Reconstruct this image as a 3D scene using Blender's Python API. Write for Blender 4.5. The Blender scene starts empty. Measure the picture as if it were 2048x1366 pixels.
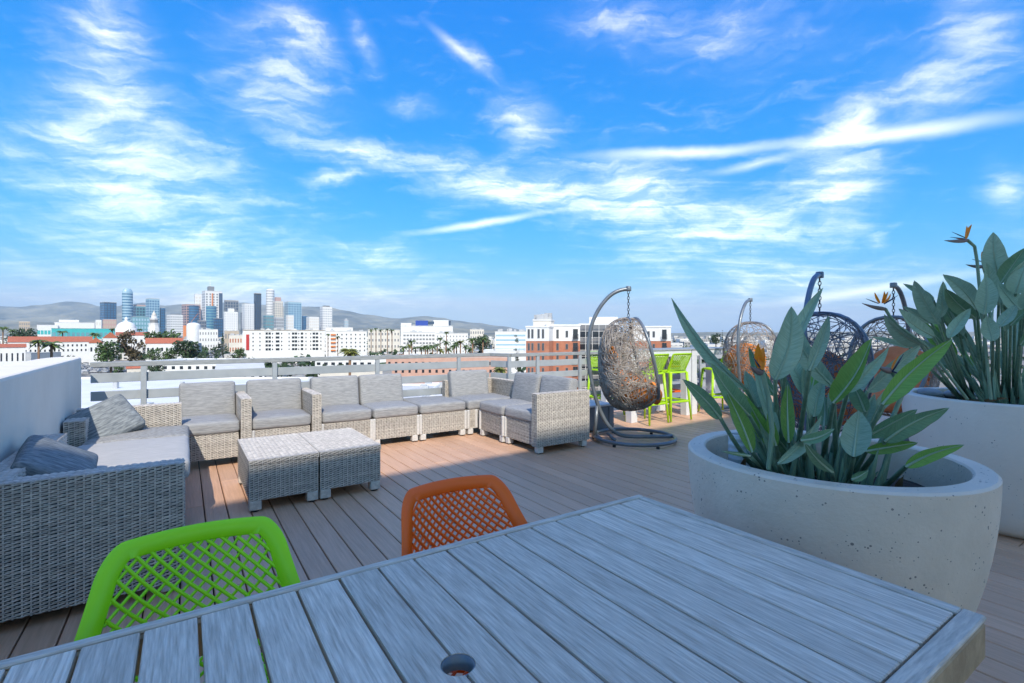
import bpy, bmesh, math, random
from mathutils import Vector, Matrix, noise as mnoise
random.seed(7)
R = math.radians
scene = bpy.context.scene
COL = scene.collection
# ---------------------------------------------------------------- camera
F, HY, H = 985.0, 670.0, 1.33            # focal length in photo pixels, horizon row, eye height
cam_d = bpy.data.cameras.new('camera'); cam = bpy.data.objects.new('camera', cam_d); COL.objects.link(cam)
cam.location = (0, 0, H); cam.rotation_euler = (R(90), 0, 0)
cam_d.sensor_width = 36.0; cam_d.lens = F / 2048 * 36.0
cam_d.shift_y = -(683.0 - HY) / 2048
cam_d.clip_start = 0.05; cam_d.clip_end = 60000
scene.camera = cam
# ---------------------------------------------------------------- frame of the deck: a runs along the boards, b across them
AX = Vector((-.5543, .8323, 0)); BX = Vector((.8323, .5543, 0)); ROT = math.atan2(BX.y, BX.x)
def W(a, b, z=0.0): return AX * a + BX * b + Vector((0, 0, z))
def px(x, y, d): return Vector(((x - 1024) / F * d, d, H - (y - HY) * d / F))
# ---------------------------------------------------------------- world, sun, exposure
SUN_A, SUN_B = 1.06, 0.385               # how far a shadow runs along a and b for one metre of height
ldir = (AX * SUN_A + BX * SUN_B + Vector((0, 0, -1))).normalized()
sun_el = math.asin(-ldir.z); sun_az = math.atan2(-ldir.x, -ldir.y)   # clockwise from +Y
SUN_STRENGTH, SKY_STRENGTH, EXPOSURE = 2.0, 0.15, 1.4
sd = bpy.data.lights.new('sun', 'SUN'); sun = bpy.data.objects.new('sun', sd); COL.objects.link(sun)
sd.energy = SUN_STRENGTH; sd.angle = R(0.53); sd.color = (1.0, .93, .82)
sun.rotation_euler = ldir.to_track_quat('-Z', 'Y').to_euler(); sun.location = (0, -30, 40)
scene.view_settings.view_transform = 'Standard'; scene.view_settings.look = 'None'
scene.view_settings.exposure = EXPOSURE; scene.view_settings.gamma = 1.0
scene.view_settings.use_curve_mapping = False
scene.cycles.use_denoising = True
scene.cycles.max_bounces = 7; scene.cycles.volume_bounces = 0
scene.cycles.transparent_max_bounces = 8
try: scene.cycles.use_light_tree = False
except Exception: pass

world = bpy.data.worlds.new('World'); scene.world = world; world.use_nodes = True
wn = world.node_tree; wn.nodes.clear(); NW = wn.nodes.new; LW = wn.links.new
def wmath(op, a, b=None, c=None, clamp=False):
    n = NW('ShaderNodeMath'); n.operation = op; n.use_clamp = clamp
    for i, v in enumerate((a, b, c)):
        if v is None: continue
        if isinstance(v, (int, float)): n.inputs[i].default_value = v
        else: LW(v, n.inputs[i])
    return n.outputs[0]
sky = NW('ShaderNodeTexSky'); sky.sky_type = 'NISHITA'; sky.sun_disc = False
sky.sun_elevation = sun_el; sky.sun_rotation = sun_az
sky.altitude = 60; sky.air_density = 1.0; sky.dust_density = 0.4; sky.ozone_density = 3.0
# the photograph's deep polarised blue: one tone curve per channel over the whole sky
srgb = NW('ShaderNodeSeparateColor'); LW(sky.outputs[0], srgb.inputs[0])
KS = 1.30 / (SKY_STRENGTH * 2**EXPOSURE)
sg = wmath('MULTIPLY', wmath('POWER', srgb.outputs[1], .74), .150*KS)
sr = wmath('MINIMUM', wmath('MULTIPLY', wmath('POWER', srgb.outputs[0], 2.6), .0050*KS), wmath('MULTIPLY', sg, .78))
sb = wmath('MULTIPLY', wmath('POWER', srgb.outputs[2], .16), .63*KS)
skyc = NW('ShaderNodeCombineColor'); LW(sr, skyc.inputs[0]); LW(sg, skyc.inputs[1]); LW(sb, skyc.inputs[2])
tc = NW('ShaderNodeTexCoord'); sep = NW('ShaderNodeSeparateXYZ'); LW(tc.outputs['Generated'], sep.inputs[0])
dx, dy, dz = sep.outputs
# the cloud pattern in view goes on all round the sky, mirrored from quarter to quarter
az = wmath('SUBTRACT', wmath('PINGPONG', wmath('ADD', wmath('ARCTAN2', dx, dy), .82), 1.64), .82); el = wmath('PINGPONG', wmath('ARCSINE', wmath('MAXIMUM', dz, 0.0)), .66)
zc = wmath('MAXIMUM', wmath('ADD', dz, 0.06), 0.03)
pl = NW('ShaderNodeCombineXYZ'); LW(wmath('DIVIDE', dx, zc), pl.inputs[0]); LW(wmath('DIVIDE', dy, zc), pl.inputs[1])
ang = NW('ShaderNodeCombineXYZ'); LW(az, ang.inputs[0]); LW(el, ang.inputs[1])
# wisps drift: bend the sky's angles a little with noise
wz = NW('ShaderNodeTexNoise'); wz.inputs['Scale'].default_value = 4.5; wz.inputs['Detail'].default_value = 7; wz.inputs['Roughness'].default_value = .6
LW(ang.outputs[0], wz.inputs['Vector'])
wsub = NW('ShaderNodeVectorMath'); wsub.operation = 'SUBTRACT'; LW(wz.outputs['Color'], wsub.inputs[0]); wsub.inputs[1].default_value = (.5, .5, .5)
wscl = NW('ShaderNodeVectorMath'); wscl.operation = 'SCALE'; LW(wsub.outputs[0], wscl.inputs[0]); wscl.inputs['Scale'].default_value = .11
wadd = NW('ShaderNodeVectorMath'); wadd.operation = 'ADD'; LW(ang.outputs[0], wadd.inputs[0]); LW(wscl.outputs[0], wadd.inputs[1])
wflat = NW('ShaderNodeVectorMath'); wflat.operation = 'MULTIPLY'; LW(wadd.outputs[0], wflat.inputs[0]); wflat.inputs[1].default_value = (1, 1, 0)
wscl2 = NW('ShaderNodeVectorMath'); wscl2.operation = 'SCALE'; LW(wsub.outputs[0], wscl2.inputs[0]); wscl2.inputs['Scale'].default_value = .025
wadd2 = NW('ShaderNodeVectorMath'); wadd2.operation = 'ADD'; LW(ang.outputs[0], wadd2.inputs[0]); LW(wscl2.outputs[0], wadd2.inputs[1])
wflat2 = NW('ShaderNodeVectorMath'); wflat2.operation = 'MULTIPLY'; LW(wadd2.outputs[0], wflat2.inputs[0]); wflat2.inputs[1].default_value = (1, 1, 0)
def skyang(x, y):
    v = Vector(((x - 1024) / F, 1, (HY - y) / F)).normalized(); return math.atan2(v.x, v.y), math.asin(v.z)
def streak(x1, y1, x2, y2, w, amp, src=None):
    (a1, e1), (a2, e2) = skyang(x1, y1), skyang(x2, y2)
    m = NW('ShaderNodeMapping'); m.vector_type = 'TEXTURE'
    m.inputs['Location'].default_value = ((a1 + a2) / 2, (e1 + e2) / 2, 0)
    m.inputs['Rotation'].default_value = (0, 0, math.atan2(e2 - e1, a2 - a1))
    L = math.hypot(a2 - a1, e2 - e1) * .68
    m.inputs['Scale'].default_value = (L, w / F * 1.0, 1)
    LW((src or wflat).outputs[0], m.inputs['Vector'])
    g = NW('ShaderNodeTexGradient'); g.gradient_type = 'QUADRATIC_SPHERE'; LW(m.outputs[0], g.inputs[0])
    return wmath('MULTIPLY', g.outputs['Fac'], amp)
STREAKS = [  # cirrus bands: where they run across the sky, how broad, how thick
 (540, 275, 860, 345, 40, 1.4), (760, 320, 1240, 410, 75, 2.0), (1100, 370, 1480, 440, 95, 1.7), (1000, 350, 1500, 400, 130, .8), (1340, 450, 1720, 430, 100, 1.3),
 (1560, 420, 1790, 340, 110, 1.6), (1640, 330, 1740, 215, 80, 1.3), (1650, 290, 1740, 180, 45, 1.2),
 (1700, 240, 2060, 110, 90, .9), (1860, 20, 2090, 20, 100, .9), (1960, 390, 2080, 365, 60, 1.1),
 (880, 85, 995, 165, 30, 1.3), (980, 200, 1110, 285, 75, 1.2), (490, -20, 690, 100, 55, 1.2), (760, 203, 885, 216, 30, 1.3),
 (60, 10, 330, 60, 110, .95), (-40, 225, 350, 300, 120, 1.25), (80, 90, 390, 250, 150, .8), (200, 340, 520, 330, 120, .75),
 (400, 70, 680, 170, 130, .8), (-40, 330, 420, 390, 130, .85), (300, 460, 480, 465, 40, .9), (600, 365, 750, 354, 22, 1.2),
 (-100, 440, 700, 470, 190, .6), (-100, 570, 1000, 570, 120, .9), (1100, 560, 2150, 560, 120, .45), (420, 200, 740, 230, 90, .7), (650, 490, 860, 520, 45, .8),
 (1080, 30, 1400, 40, 60, .5), (1180, 20, 1800, 60, 110, .45),
 (700, 20, 770, 140, 40, .7), (1480, 535, 1690, 548, 45, 1.3), (1450, 560, 1520, 600, 40, .8), (1730, 470, 1780, 478, 20, .8), (1200, 470, 1560, 500, 120, .6)]
FINE = [(1150, 308, 1640, 282, 17, 1.5), (1560, 290, 2100, 226, 20, 1.6), (1400, 350, 1640, 298, 14, .8), (1500, 612, 2010, 534, 15, 1.6), (810, 472, 1110, 422, 12, 1.6), (850, 40, 985, 160, 14, .7)]
tot = None
for s in STREAKS:
    v = streak(*s); tot = v if tot is None else wmath('ADD', tot, v)
fine = None
for s in FINE:
    v = streak(*s, src=wflat2); fine = v if fine is None else wmath('ADD', fine, v)
# fibres of the ice clouds, in the plane of the cloud layer, and the thin veil that covers the whole sky
mp = NW('ShaderNodeMapping'); mp.inputs['Rotation'].default_value = (0, 0, R(28)); mp.inputs['Scale'].default_value = (.9, 2.6, 1); LW(pl.outputs[0], mp.inputs['Vector'])
fib = NW('ShaderNodeTexNoise'); fib.inputs['Scale'].default_value = 1.3; fib.inputs['Detail'].default_value = 9; fib.inputs['Roughness'].default_value = .66; fib.inputs['Distortion'].default_value = .7
LW(mp.outputs[0], fib.inputs['Vector'])
an2 = NW('ShaderNodeMapping'); an2.inputs['Scale'].default_value = (4, 15, 1); an2.inputs['Rotation'].default_value = (0, 0, R(-12)); LW(wflat.outputs[0], an2.inputs['Vector'])
fib2 = NW('ShaderNodeTexNoise'); fib2.inputs['Scale'].default_value = 2.3; fib2.inputs['Detail'].default_value = 10; fib2.inputs['Roughness'].default_value = .62; fib2.inputs['Distortion'].default_value = .5; LW(an2.outputs[0], fib2.inputs['Vector'])
fmix = wmath('ADD', wmath('MULTIPLY', fib.outputs['Fac'], .45), wmath('MULTIPLY', fib2.outputs['Fac'], .55))
fr = NW('ShaderNodeMapRange'); fr.interpolation_type = 'SMOOTHSTEP'; fr.inputs['From Min'].default_value = .38; fr.inputs['From Max'].default_value = .70; LW(fmix, fr.inputs['Value'])
cov = wmath('MULTIPLY', tot, wmath('ADD', wmath('MULTIPLY', fr.outputs[0], .95), .12))
veil = NW('ShaderNodeMapRange'); veil.interpolation_type = 'SMOOTHSTEP'; veil.inputs['From Min'].default_value = .50; veil.inputs['From Max'].default_value = .76; veil.inputs['To Max'].default_value = .26; LW(fmix, veil.inputs['Value'])
dens = wmath('ADD', wmath('ADD', cov, veil.outputs[0]), wmath('MULTIPLY', fine, .75))
dens = wmath('SUBTRACT', 1.0, wmath('POWER', 2.718, wmath('MULTIPLY', dens, -1.15)))
dens = wmath('MULTIPLY', wmath('POWER', dens, 1.2), .31, clamp=True)
cm = NW('ShaderNodeMix'); cm.data_type = 'RGBA'; LW(dens, cm.inputs[0]); LW(skyc.outputs[0], cm.inputs[6]); cm.inputs[7].default_value = (15.2, 13.2, 8.6, 1)
bg = NW('ShaderNodeBackground'); bg.inputs['Strength'].default_value = SKY_STRENGTH; LW(cm.outputs[2], bg.inputs['Color'])
wo = NW('ShaderNodeOutputWorld'); LW(bg.outputs[0], wo.inputs['Surface'])
# ---------------------------------------------------------------- helpers
class MB:
    def __init__(s): s.v = []; s.f = []; s.m = []
    def quad(s, a, b, c, d, mi=0):
        i = len(s.v); s.v += [tuple(a), tuple(b), tuple(c), tuple(d)]; s.f.append((i, i+1, i+2, i+3)); s.m.append(mi)
    def poly(s, pts, mi=0):
        i = len(s.v); s.v += [tuple(p) for p in pts]; s.f.append(tuple(range(i, i+len(pts)))); s.m.append(mi)
    def box(s, x0, x1, y0, y1, z0, z1, mi=0, M=None):
        i = len(s.v)
        P = [(x, y, z) for z in (z0, z1) for y in (y0, y1) for x in (x0, x1)]
        if M is not None: P = [tuple(M @ Vector(p)) for p in P]
        s.v += P
        for q in ((0,2,3,1), (4,5,7,6), (0,1,5,4), (2,6,7,3), (0,4,6,2), (1,3,7,5)): s.f.append(tuple(i+k for k in q)); s.m.append(mi)
    def bbox(s, x0, x1, y0, y1, z0, z1, c=.004, mi=0, M=None):   # box with chamfered edges all round
        i = len(s.v); c = min(c, (x1-x0)*.45, (y1-y0)*.45, (z1-z0)*.45)
        P = []
        for (xx, yy, zz) in ((1,0,0), (0,1,0), (0,0,1)):
            for sz in (0, 1):
                for sy in (0, 1):
                    for sx in (0, 1):
                        P.append(((x0, x1)[sx] + (0 if xx else (c, -c)[sx]), (y0, y1)[sy] + (0 if yy else (c, -c)[sy]), (z0, z1)[sz] + (0 if zz else (c, -c)[sz])))
        if M is not None: P = [tuple(M @ Vector(p)) for p in P]
        s.v += P
        def id(k, sx, sy, sz): return i + k*8 + sx + 2*sy + 4*sz
        fs = []
        for a in (0, 1):
            fs.append([id(0,a,0,0), id(0,a,1,0), id(0,a,1,1), id(0,a,0,1)][::(1 if a else -1)])
            fs.append([id(1,0,a,0), id(1,0,a,1), id(1,1,a,1), id(1,1,a,0)][::(1 if a else -1)])
            fs.append([id(2,0,0,a), id(2,1,0,a), id(2,1,1,a), id(2,0,1,a)][::(1 if a else -1)])
        for a in (0, 1):
            for b in (0, 1):
                fs.append([id(0,a,b,0), id(1,a,b,0), id(1,a,b,1), id(0,a,b,1)])
                fs.append([id(0,a,0,b), id(2,a,0,b), id(2,a,1,b), id(0,a,1,b)])
                fs.append([id(1,0,a,b), id(2,0,a,b), id(2,1,a,b), id(1,1,a,b)])
                for e in (0, 1): fs.append([id(0,a,b,e), id(1,a,b,e), id(2,a,b,e)])
        for q in fs: s.f.append(tuple(q)); s.m.append(mi)
    def tube(s, path, r, n=8, cap=True, mi=0, flat=None):
        path = [Vector(p) for p in path]; N = len(path); rs = r if isinstance(r, (list, tuple)) else [r]*N
        up = None; i0 = len(s.v)
        for k, p in enumerate(path):
            t = (path[min(k+1, N-1)] - path[max(k-1, 0)]).normalized()
            if up is None:
                up = Vector((0, 0, 1)) if abs(t.z) < .9 else Vector((1, 0, 0))
            u = (up - t*up.dot(t)).normalized(); w = t.cross(u); up = u
            for j in range(n):
                a = 2*math.pi*j/n; s.v.append(tuple(p + (u*math.cos(a) + w*math.sin(a)*(flat or 1))*rs[k]))
        for k in range(N-1):
            for j in range(n):
                a = i0+k*n+j; b = i0+k*n+(j+1) % n; s.f.append((a, b, b+n, a+n)); s.m.append(mi)
        if cap:
            s.f.append(tuple(i0+j for j in range(n))[::-1]); s.m.append(mi)
            s.f.append(tuple(i0+(N-1)*n+j for j in range(n))); s.m.append(mi)
    def ring(s, c, R_, r, n=48, m=8, ax=None, mi=0):
        path = [Vector(c) + Vector((math.cos(2*math.pi*k/n)*R_, math.sin(2*math.pi*k/n)*R_, 0)) for k in range(n)]
        i0 = len(s.v)
        for k in range(n):
            d = (path[k]-Vector(c)).normalized()
            for j in range(m):
                a = 2*math.pi*j/m; s.v.append(tuple(path[k] + d*math.cos(a)*r + Vector((0,0,1))*math.sin(a)*r))
        for k in range(n):
            for j in range(m):
                a = i0+k*m+j; b = i0+k*m+(j+1) % m; c2 = i0+((k+1) % n)*m+(j+1) % m; d2 = i0+((k+1) % n)*m+j
                s.f.append((a, d2, c2, b)); s.m.append(mi)
    def lathe(s, prof, n=48, c=(0, 0, 0), mi=0, wob=None):
        i0 = len(s.v)
        for (r, z) in prof:
            for j in range(n):
                a = 2*math.pi*j/n; s.v.append((c[0]+r*math.cos(a), c[1]+r*math.sin(a), c[2]+z))
        for k in range(len(prof)-1):
            for j in range(n):
                a = i0+k*n+j; b = i0+k*n+(j+1) % n; s.f.append((a, b, b+n, a+n)); s.m.append(mi)
    def grid(s, pts, mi=0):     # pts[row][col]
        i0 = len(s.v); nr = len(pts); nc = len(pts[0])
        for r in pts: s.v += [tuple(p) for p in r]
        for r in range(nr-1):
            for c in range(nc-1):
                a = i0+r*nc+c; s.f.append((a, a+1, a+nc+1, a+nc)); s.m.append(mi)
    def build(s, name, mats, parent=None, smooth=False, kind=None, loc=None, rotz=None):
        me = bpy.data.meshes.new(name); me.from_pydata(s.v, [], s.f)
        for m in (mats if isinstance(mats, (list, tuple)) else [mats]): me.materials.append(m)
        if any(s.m): me.polygons.foreach_set('material_index', s.m)
        if smooth: me.polygons.foreach_set('use_smooth', [True]*len(me.polygons))
        me.update()
        return link(name, me, parent, kind, loc, rotz)
def link(name, me, parent=None, kind=None, loc=None, rotz=None):
    o = bpy.data.objects.new(name, me); COL.objects.link(o)
    if parent is not None: o.parent = parent
    if kind: o['kind'] = kind
    if loc is not None: o.location = loc
    if rotz is not None: o.rotation_euler = (0, 0, rotz)
    return o
def thing(name, label, cat, loc=(0, 0, 0), rotz=0.0, group=None):
    o = bpy.data.objects.new(name, None); COL.objects.link(o); o.empty_display_size = .2
    o.location = loc; o.rotation_euler = (0, 0, rotz); o['label'] = label; o['category'] = cat
    if group: o['group'] = group
    return o
def tag(o, label, cat, group=None):
    o['label'] = label; o['category'] = cat
    if group: o['group'] = group
    return o
def dup(root, loc, rotz, label, group=None):
    r = root.copy(); COL.objects.link(r); r.location = loc; r.rotation_euler = (0, 0, rotz); r['label'] = label
    if group: r['group'] = group
    for ch in list(root.children):
        c = ch.copy(); COL.objects.link(c); c.parent = r
        for g in list(ch.children):
            d = g.copy(); COL.objects.link(d); d.parent = c
    return r
# ---------------------------------------------------------------- materials
def mat(name, col, rough=.6, col2=None, nscale=8.0, stretch=(1, 1, 1), lo=.35, hi=.65, bump=0.0, bscale=None, metal=0.0, spec=.5, detail=6, island=0.0, objrand=0.0, speck=None, trans=0.0, coat=0.0, rvar=0.0):
    m = bpy.data.materials.new(name); m.use_nodes = True; nt = m.node_tree; N = nt.nodes.new; L = nt.links.new
    b = nt.nodes['Principled BSDF']; b.inputs['Roughness'].default_value = rough; b.inputs['Metallic'].default_value = metal
    b.inputs['Specular IOR Level'].default_value = spec; b.inputs['Base Color'].default_value = (*col, 1)
    if coat: b.inputs['Coat Weight'].default_value = coat; b.inputs['Coat Roughness'].default_value = .25
    tcn = N('ShaderNodeTexCoord'); mpn = N('ShaderNodeMapping'); mpn.inputs['Scale'].default_value = stretch; L(tcn.outputs['Object'], mpn.inputs['Vector'])
    vec = mpn.outputs[0]
    if objrand:
        oi = N('ShaderNodeObjectInfo'); vm = N('ShaderNodeVectorMath'); vm.operation = 'ADD'
        cx = N('ShaderNodeCombineXYZ'); ml = N('ShaderNodeMath'); ml.operation = 'MULTIPLY'; ml.inputs[1].default_value = 37.0
        L(oi.outputs['Random'], ml.inputs[0]); 
        for k in range(3): L(ml.outputs[0], cx.inputs[k])
        L(vec, vm.inputs[0]); L(cx.outputs[0], vm.inputs[1]); vec = vm.outputs[0]
    cur = None
    if col2 is not None:
        nz = N('ShaderNodeTexNoise'); nz.inputs['Scale'].default_value = nscale; nz.inputs['Detail'].default_value = detail; nz.inputs['Roughness'].default_value = .6; L(vec, nz.inputs['Vector'])
        mr = N('ShaderNodeMapRange'); mr.inputs['From Min'].default_value = lo; mr.inputs['From Max'].default_value = hi; L(nz.outputs['Fac'], mr.inputs['Value'])
        mx = N('ShaderNodeMix'); mx.data_type = 'RGBA'; L(mr.outputs[0], mx.inputs[0]); mx.inputs[6].default_value = (*col, 1); mx.inputs[7].default_value = (*col2, 1)
        cur = mx.outputs[2]
        if rvar:
            rm = N('ShaderNodeMapRange'); rm.inputs['To Min'].default_value = rough-rvar; rm.inputs['To Max'].default_value = rough+rvar; L(mr.outputs[0], rm.inputs['Value']); L(rm.outputs[0], b.inputs['Roughness'])
    if speck:
        sc, th, dark = speck
        vo = N('ShaderNodeTexVoronoi'); vo.inputs['Scale'].default_value = sc; L(vec, vo.inputs['Vector'])
        n2 = N('ShaderNodeTexNoise'); n2.inputs['Scale'].default_value = sc*.23; L(vec, n2.inputs['Vector'])
        mu = N('ShaderNodeMath'); mu.operation = 'MULTIPLY_ADD'; L(n2.outputs['Fac'], mu.inputs[0]); mu.inputs[1].default_value = th*7; mu.inputs[2].default_value = -th*2.75
        lt = N('ShaderNodeMath'); lt.operation = 'LESS_THAN'; L(vo.outputs['Distance'], lt.inputs[0]); L(mu.outputs[0], lt.inputs[1])
        mx = N('ShaderNodeMix'); mx.data_type = 'RGBA'; L(lt.outputs[0], mx.inputs[0])
        if cur is not None: L(cur, mx.inputs[6])
        else: mx.inputs[6].default_value = (*col, 1)
        mx.inputs[7].default_value = (*dark, 1); cur = mx.outputs[2]
    if island or objrand:
        src = N('ShaderNodeNewGeometry').outputs['Random Per Island'] if island else N('ShaderNodeObjectInfo').outputs['Random']
        amp = island or objrand
        mr = N('ShaderNodeMapRange'); mr.inputs['To Min'].default_value = 1-amp; mr.inputs['To Max'].default_value = 1+amp; L(src, mr.inputs['Value'])
        vm = N('ShaderNodeVectorMath'); vm.operation = 'SCALE'
        if cur is not None: L(cur, vm.inputs[0])
        else: vm.inputs[0].default_value = col
        L(mr.outputs[0], vm.inputs['Scale']); cur = vm.outputs[0]
    if cur is not None: L(cur, b.inputs['Base Color'])
    if bump:
        nb = N('ShaderNodeTexNoise'); nb.inputs['Scale'].default_value = bscale or nscale; nb.inputs['Detail'].default_value = 8; nb.inputs['Roughness'].default_value = .65; L(vec, nb.inputs['Vector'])
        bp = N('ShaderNodeBump'); bp.inputs['Strength'].default_value = bump; bp.inputs['Distance'].default_value = .01; L(nb.outputs['Fac'], bp.inputs['Height']); L(bp.outputs[0], b.inputs['Normal'])
    if trans:
        tr = N('ShaderNodeBsdfTranslucent'); ms = N('ShaderNodeMixShader'); ms.inputs[0].default_value = trans
        if cur is not None: L(cur, tr.inputs['Color'])
        else: tr.inputs['Color'].default_value = (*col, 1)
        L(b.outputs[0], ms.inputs[1]); L(tr.outputs[0], ms.inputs[2]); L(ms.outputs[0], nt.nodes['Material Output'].inputs['Surface'])
    return m
M = {}
M['deck'] = mat('composite_decking', (.55, .315, .19), .48, (.70, .43, .275), 5, (14, .7, 14), .3, .7, bump=.25, bscale=9, objrand=.09, rvar=.08, spec=.35)
M['deck_under'] = mat('deck_joists', (.03, .025, .022), .9)
M['table'] = mat('weathered_grey_slats', (.52, .415, .32), .6, (.88, .745, .60), 7, (26, 1.5, 26), .33, .68, bump=.4, bscale=7, objrand=.13, rvar=.08, spec=.2)
M['tabletrim2'] = mat('weathered_end_trim', (.48, .40, .32), .6, (.74, .63, .51), 6, (18, 2, 18), bump=.2, spec=.2)
M['tabletrim'] = mat('weathered_trim', (.48, .40, .32), .6, (.74, .63, .51), 6, (2, 18, 18), bump=.4, spec=.2)
M['apron'] = mat('worn_table_apron', (.34, .235, .13), .6, (.50, .36, .21), 9, (2, 2, 2), bump=.3)
M['wicker'] = mat('grey_resin_wicker', (.40, .36, .315), .55, (.64, .585, .515), 26, (1, 1, 1), .3, .7, bump=.2, bscale=60, island=.16)
M['wickerback'] = mat('wicker_core', (.05, .05, .052), .8)
M['post'] = mat('wicker_edge_post', (.50, .49, .46), .5, (.62, .60, .57), 30, (1, 1, 3), bump=.3)
M['cushion'] = mat('heathered_grey_fabric', (.24, .24, .242), .9, (.36, .357, .35), 7, (1.6, 16, 16), .36, .64, bump=.18, bscale=90, objrand=.05, spec=.2)
M['cushion2'] = mat('grey_mesh_fabric', (.23, .22, .20), .9, (.40, .39, .36), 38, (1, 1, 1), .3, .7, bump=.35, bscale=120, spec=.2)
M['cushion3'] = mat('pale_grey_fabric', (.40, .385, .36), .9, (.50, .48, .45), 7, (1.5, 16, 16), .35, .65, bump=.15, bscale=90, spec=.2)
M['pillow'] = mat('slate_grey_fabric', (.12, .135, .145), .9, (.30, .32, .32), 5, (3, 14, 14), .36, .68, bump=.2, bscale=60, spec=.2)
M['rubber'] = mat('black_foot', (.015, .015, .017), .7)
M['concrete'] = mat('cast_concrete', (.64, .54, .43), .85, (.77, .665, .545), 3.2, (1, 1, 1), .3, .7, bump=.4, bscale=38, speck=(62, .125, (.24, .21, .185)))
M['concrete2'] = mat('pale_cast_concrete', (.68, .61, .53), .85, (.76, .69, .605), 2.6, (1, 1, 1), .3, .7, bump=.25, bscale=38, speck=(34, .07, (.2, .19, .18)))
M['soil'] = mat('potting_soil', (.030, .027, .025), .95, (.075, .066, .058), 22, bump=1.0, bscale=30)
M['stucco'] = mat('parapet_stucco', (.76, .68, .575), .9, (.83, .75, .645), 2.2, (1, 1, .6), bump=.35, bscale=70)
M['railmetal'] = mat('grey_painted_rail', (.30, .325, .34), .42, (.37, .395, .41), 4, (1, 1, 1), bump=.08, bscale=60, rvar=.1)
M['railcap'] = mat('weathered_rail_cap', (.235, .245, .245), .5, (.34, .35, .345), 12, (1, 6, 6), bump=.15)
M['whitemetal'] = mat('white_powder_coat', (.60, .61, .62), .4, (.68, .69, .70), 5, bump=.05)
M['shadedbox'] = mat('shade_grey_panel', (.13, .14, .155), .5, (.18, .19, .205), 4, bump=.05)  # sides of a white-grey box, their shade put into the base colour
M['paleTop'] = mat('pale_stone_top', (.56, .55, .53), .7, (.64, .63, .61), 7, bump=.1)
M['green'] = mat('lime_green_plastic', (.33, .78, .008), .34, (.36, .82, .012), 3, bump=.05, bscale=160, spec=.4)
M['orange'] = mat('orange_plastic', (.95, .135, .008), .34, (.96, .15, .012), 3, bump=.05, bscale=160, spec=.4)
M['lime'] = mat('yellow_green_plastic', (.36, .62, .008), .4, (.40, .68, .012), 3, bump=.04, bscale=120)
M['steel'] = mat('slate_powder_coated_steel', (.145, .165, .185), .36, (.19, .21, .23), 9, metal=.35, bump=.04)
M['steelblue'] = mat('blue_grey_steel', (.10, .145, .22), .36, (.14, .19, .27), 9, metal=.3, bump=.04)
M['chain'] = mat('dark_chain', (.07, .075, .085), .4, metal=.7)
M['weave'] = mat('random_rattan', (.20, .165, .135), .55, (.44, .385, .33), 9, island=.3)
M['weavelight'] = mat('pale_random_rattan', (.20, .165, .14), .55, (.38, .33, .29), 9, island=.3)
M['weaveblue'] = mat('blue_grey_rattan', (.085, .09, .115), .55, (.17, .175, .215), 9, island=.3)
M['orangecush'] = mat('orange_outdoor_fabric', (.70, .205, .035), .9, (.80, .27, .06), 6, bump=.4, bscale=11, spec=.15)
M['coralcush'] = mat('faded_orange_fabric', (.66, .20, .085), .9, (.76, .27, .13), 6, bump=.5, bscale=10, spec=.15)
M['leaf'] = mat('blue_green_leaf', (.055, .125, .088), .40, (.10, .20, .145), 4, (30, 3, 1), .35, .65, bump=.10, bscale=5, objrand=.18, trans=.16, coat=.08)
M['leafgreen'] = mat('fresh_green_leaf', (.055, .165, .022), .40, (.095, .25, .040), 4, (30, 3, 1), .35, .65, bump=.10, bscale=5, objrand=.2, trans=.28, coat=.08)
M['leafdark'] = mat('deep_green_leaf', (.022, .060, .030), .38, (.045, .10, .052), 4, (30, 3, 1), bump=.10, bscale=5, objrand=.2, trans=.12, coat=.12)
M['leafedge'] = mat('brown_leaf_edge', (.10, .055, .025), .7, (.17, .10, .05), 20)
M['midrib'] = mat('pale_midrib', (.26, .37, .25), .5, (.32, .42, .29), 10)
M['stalk'] = mat('leaf_stalk', (.13, .23, .15), .45, (.21, .33, .22), 6, (8, 8, .7), objrand=.2)
M['petal'] = mat('orange_petal', (.85, .23, .012), .5, (.90, .31, .02), 12, trans=.3)
M['bract'] = mat('flower_bract', (.12, .10, .09), .5, (.20, .13, .115), 10, (1, 1, 1))
M['tongue'] = mat('dark_blue_petal', (.03, .035, .07), .5)
M['dry'] = mat('dry_leaf', (.19, .105, .05), .8, (.30, .19, .10), 15)
M['stone'] = mat('river_stone', (.26, .26, .26), .6, (.36, .36, .355), 6, bump=.2)
M['pipe'] = mat('white_plastic_pipe', (.62, .63, .64), .4, (.68, .69, .70), 8)
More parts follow.
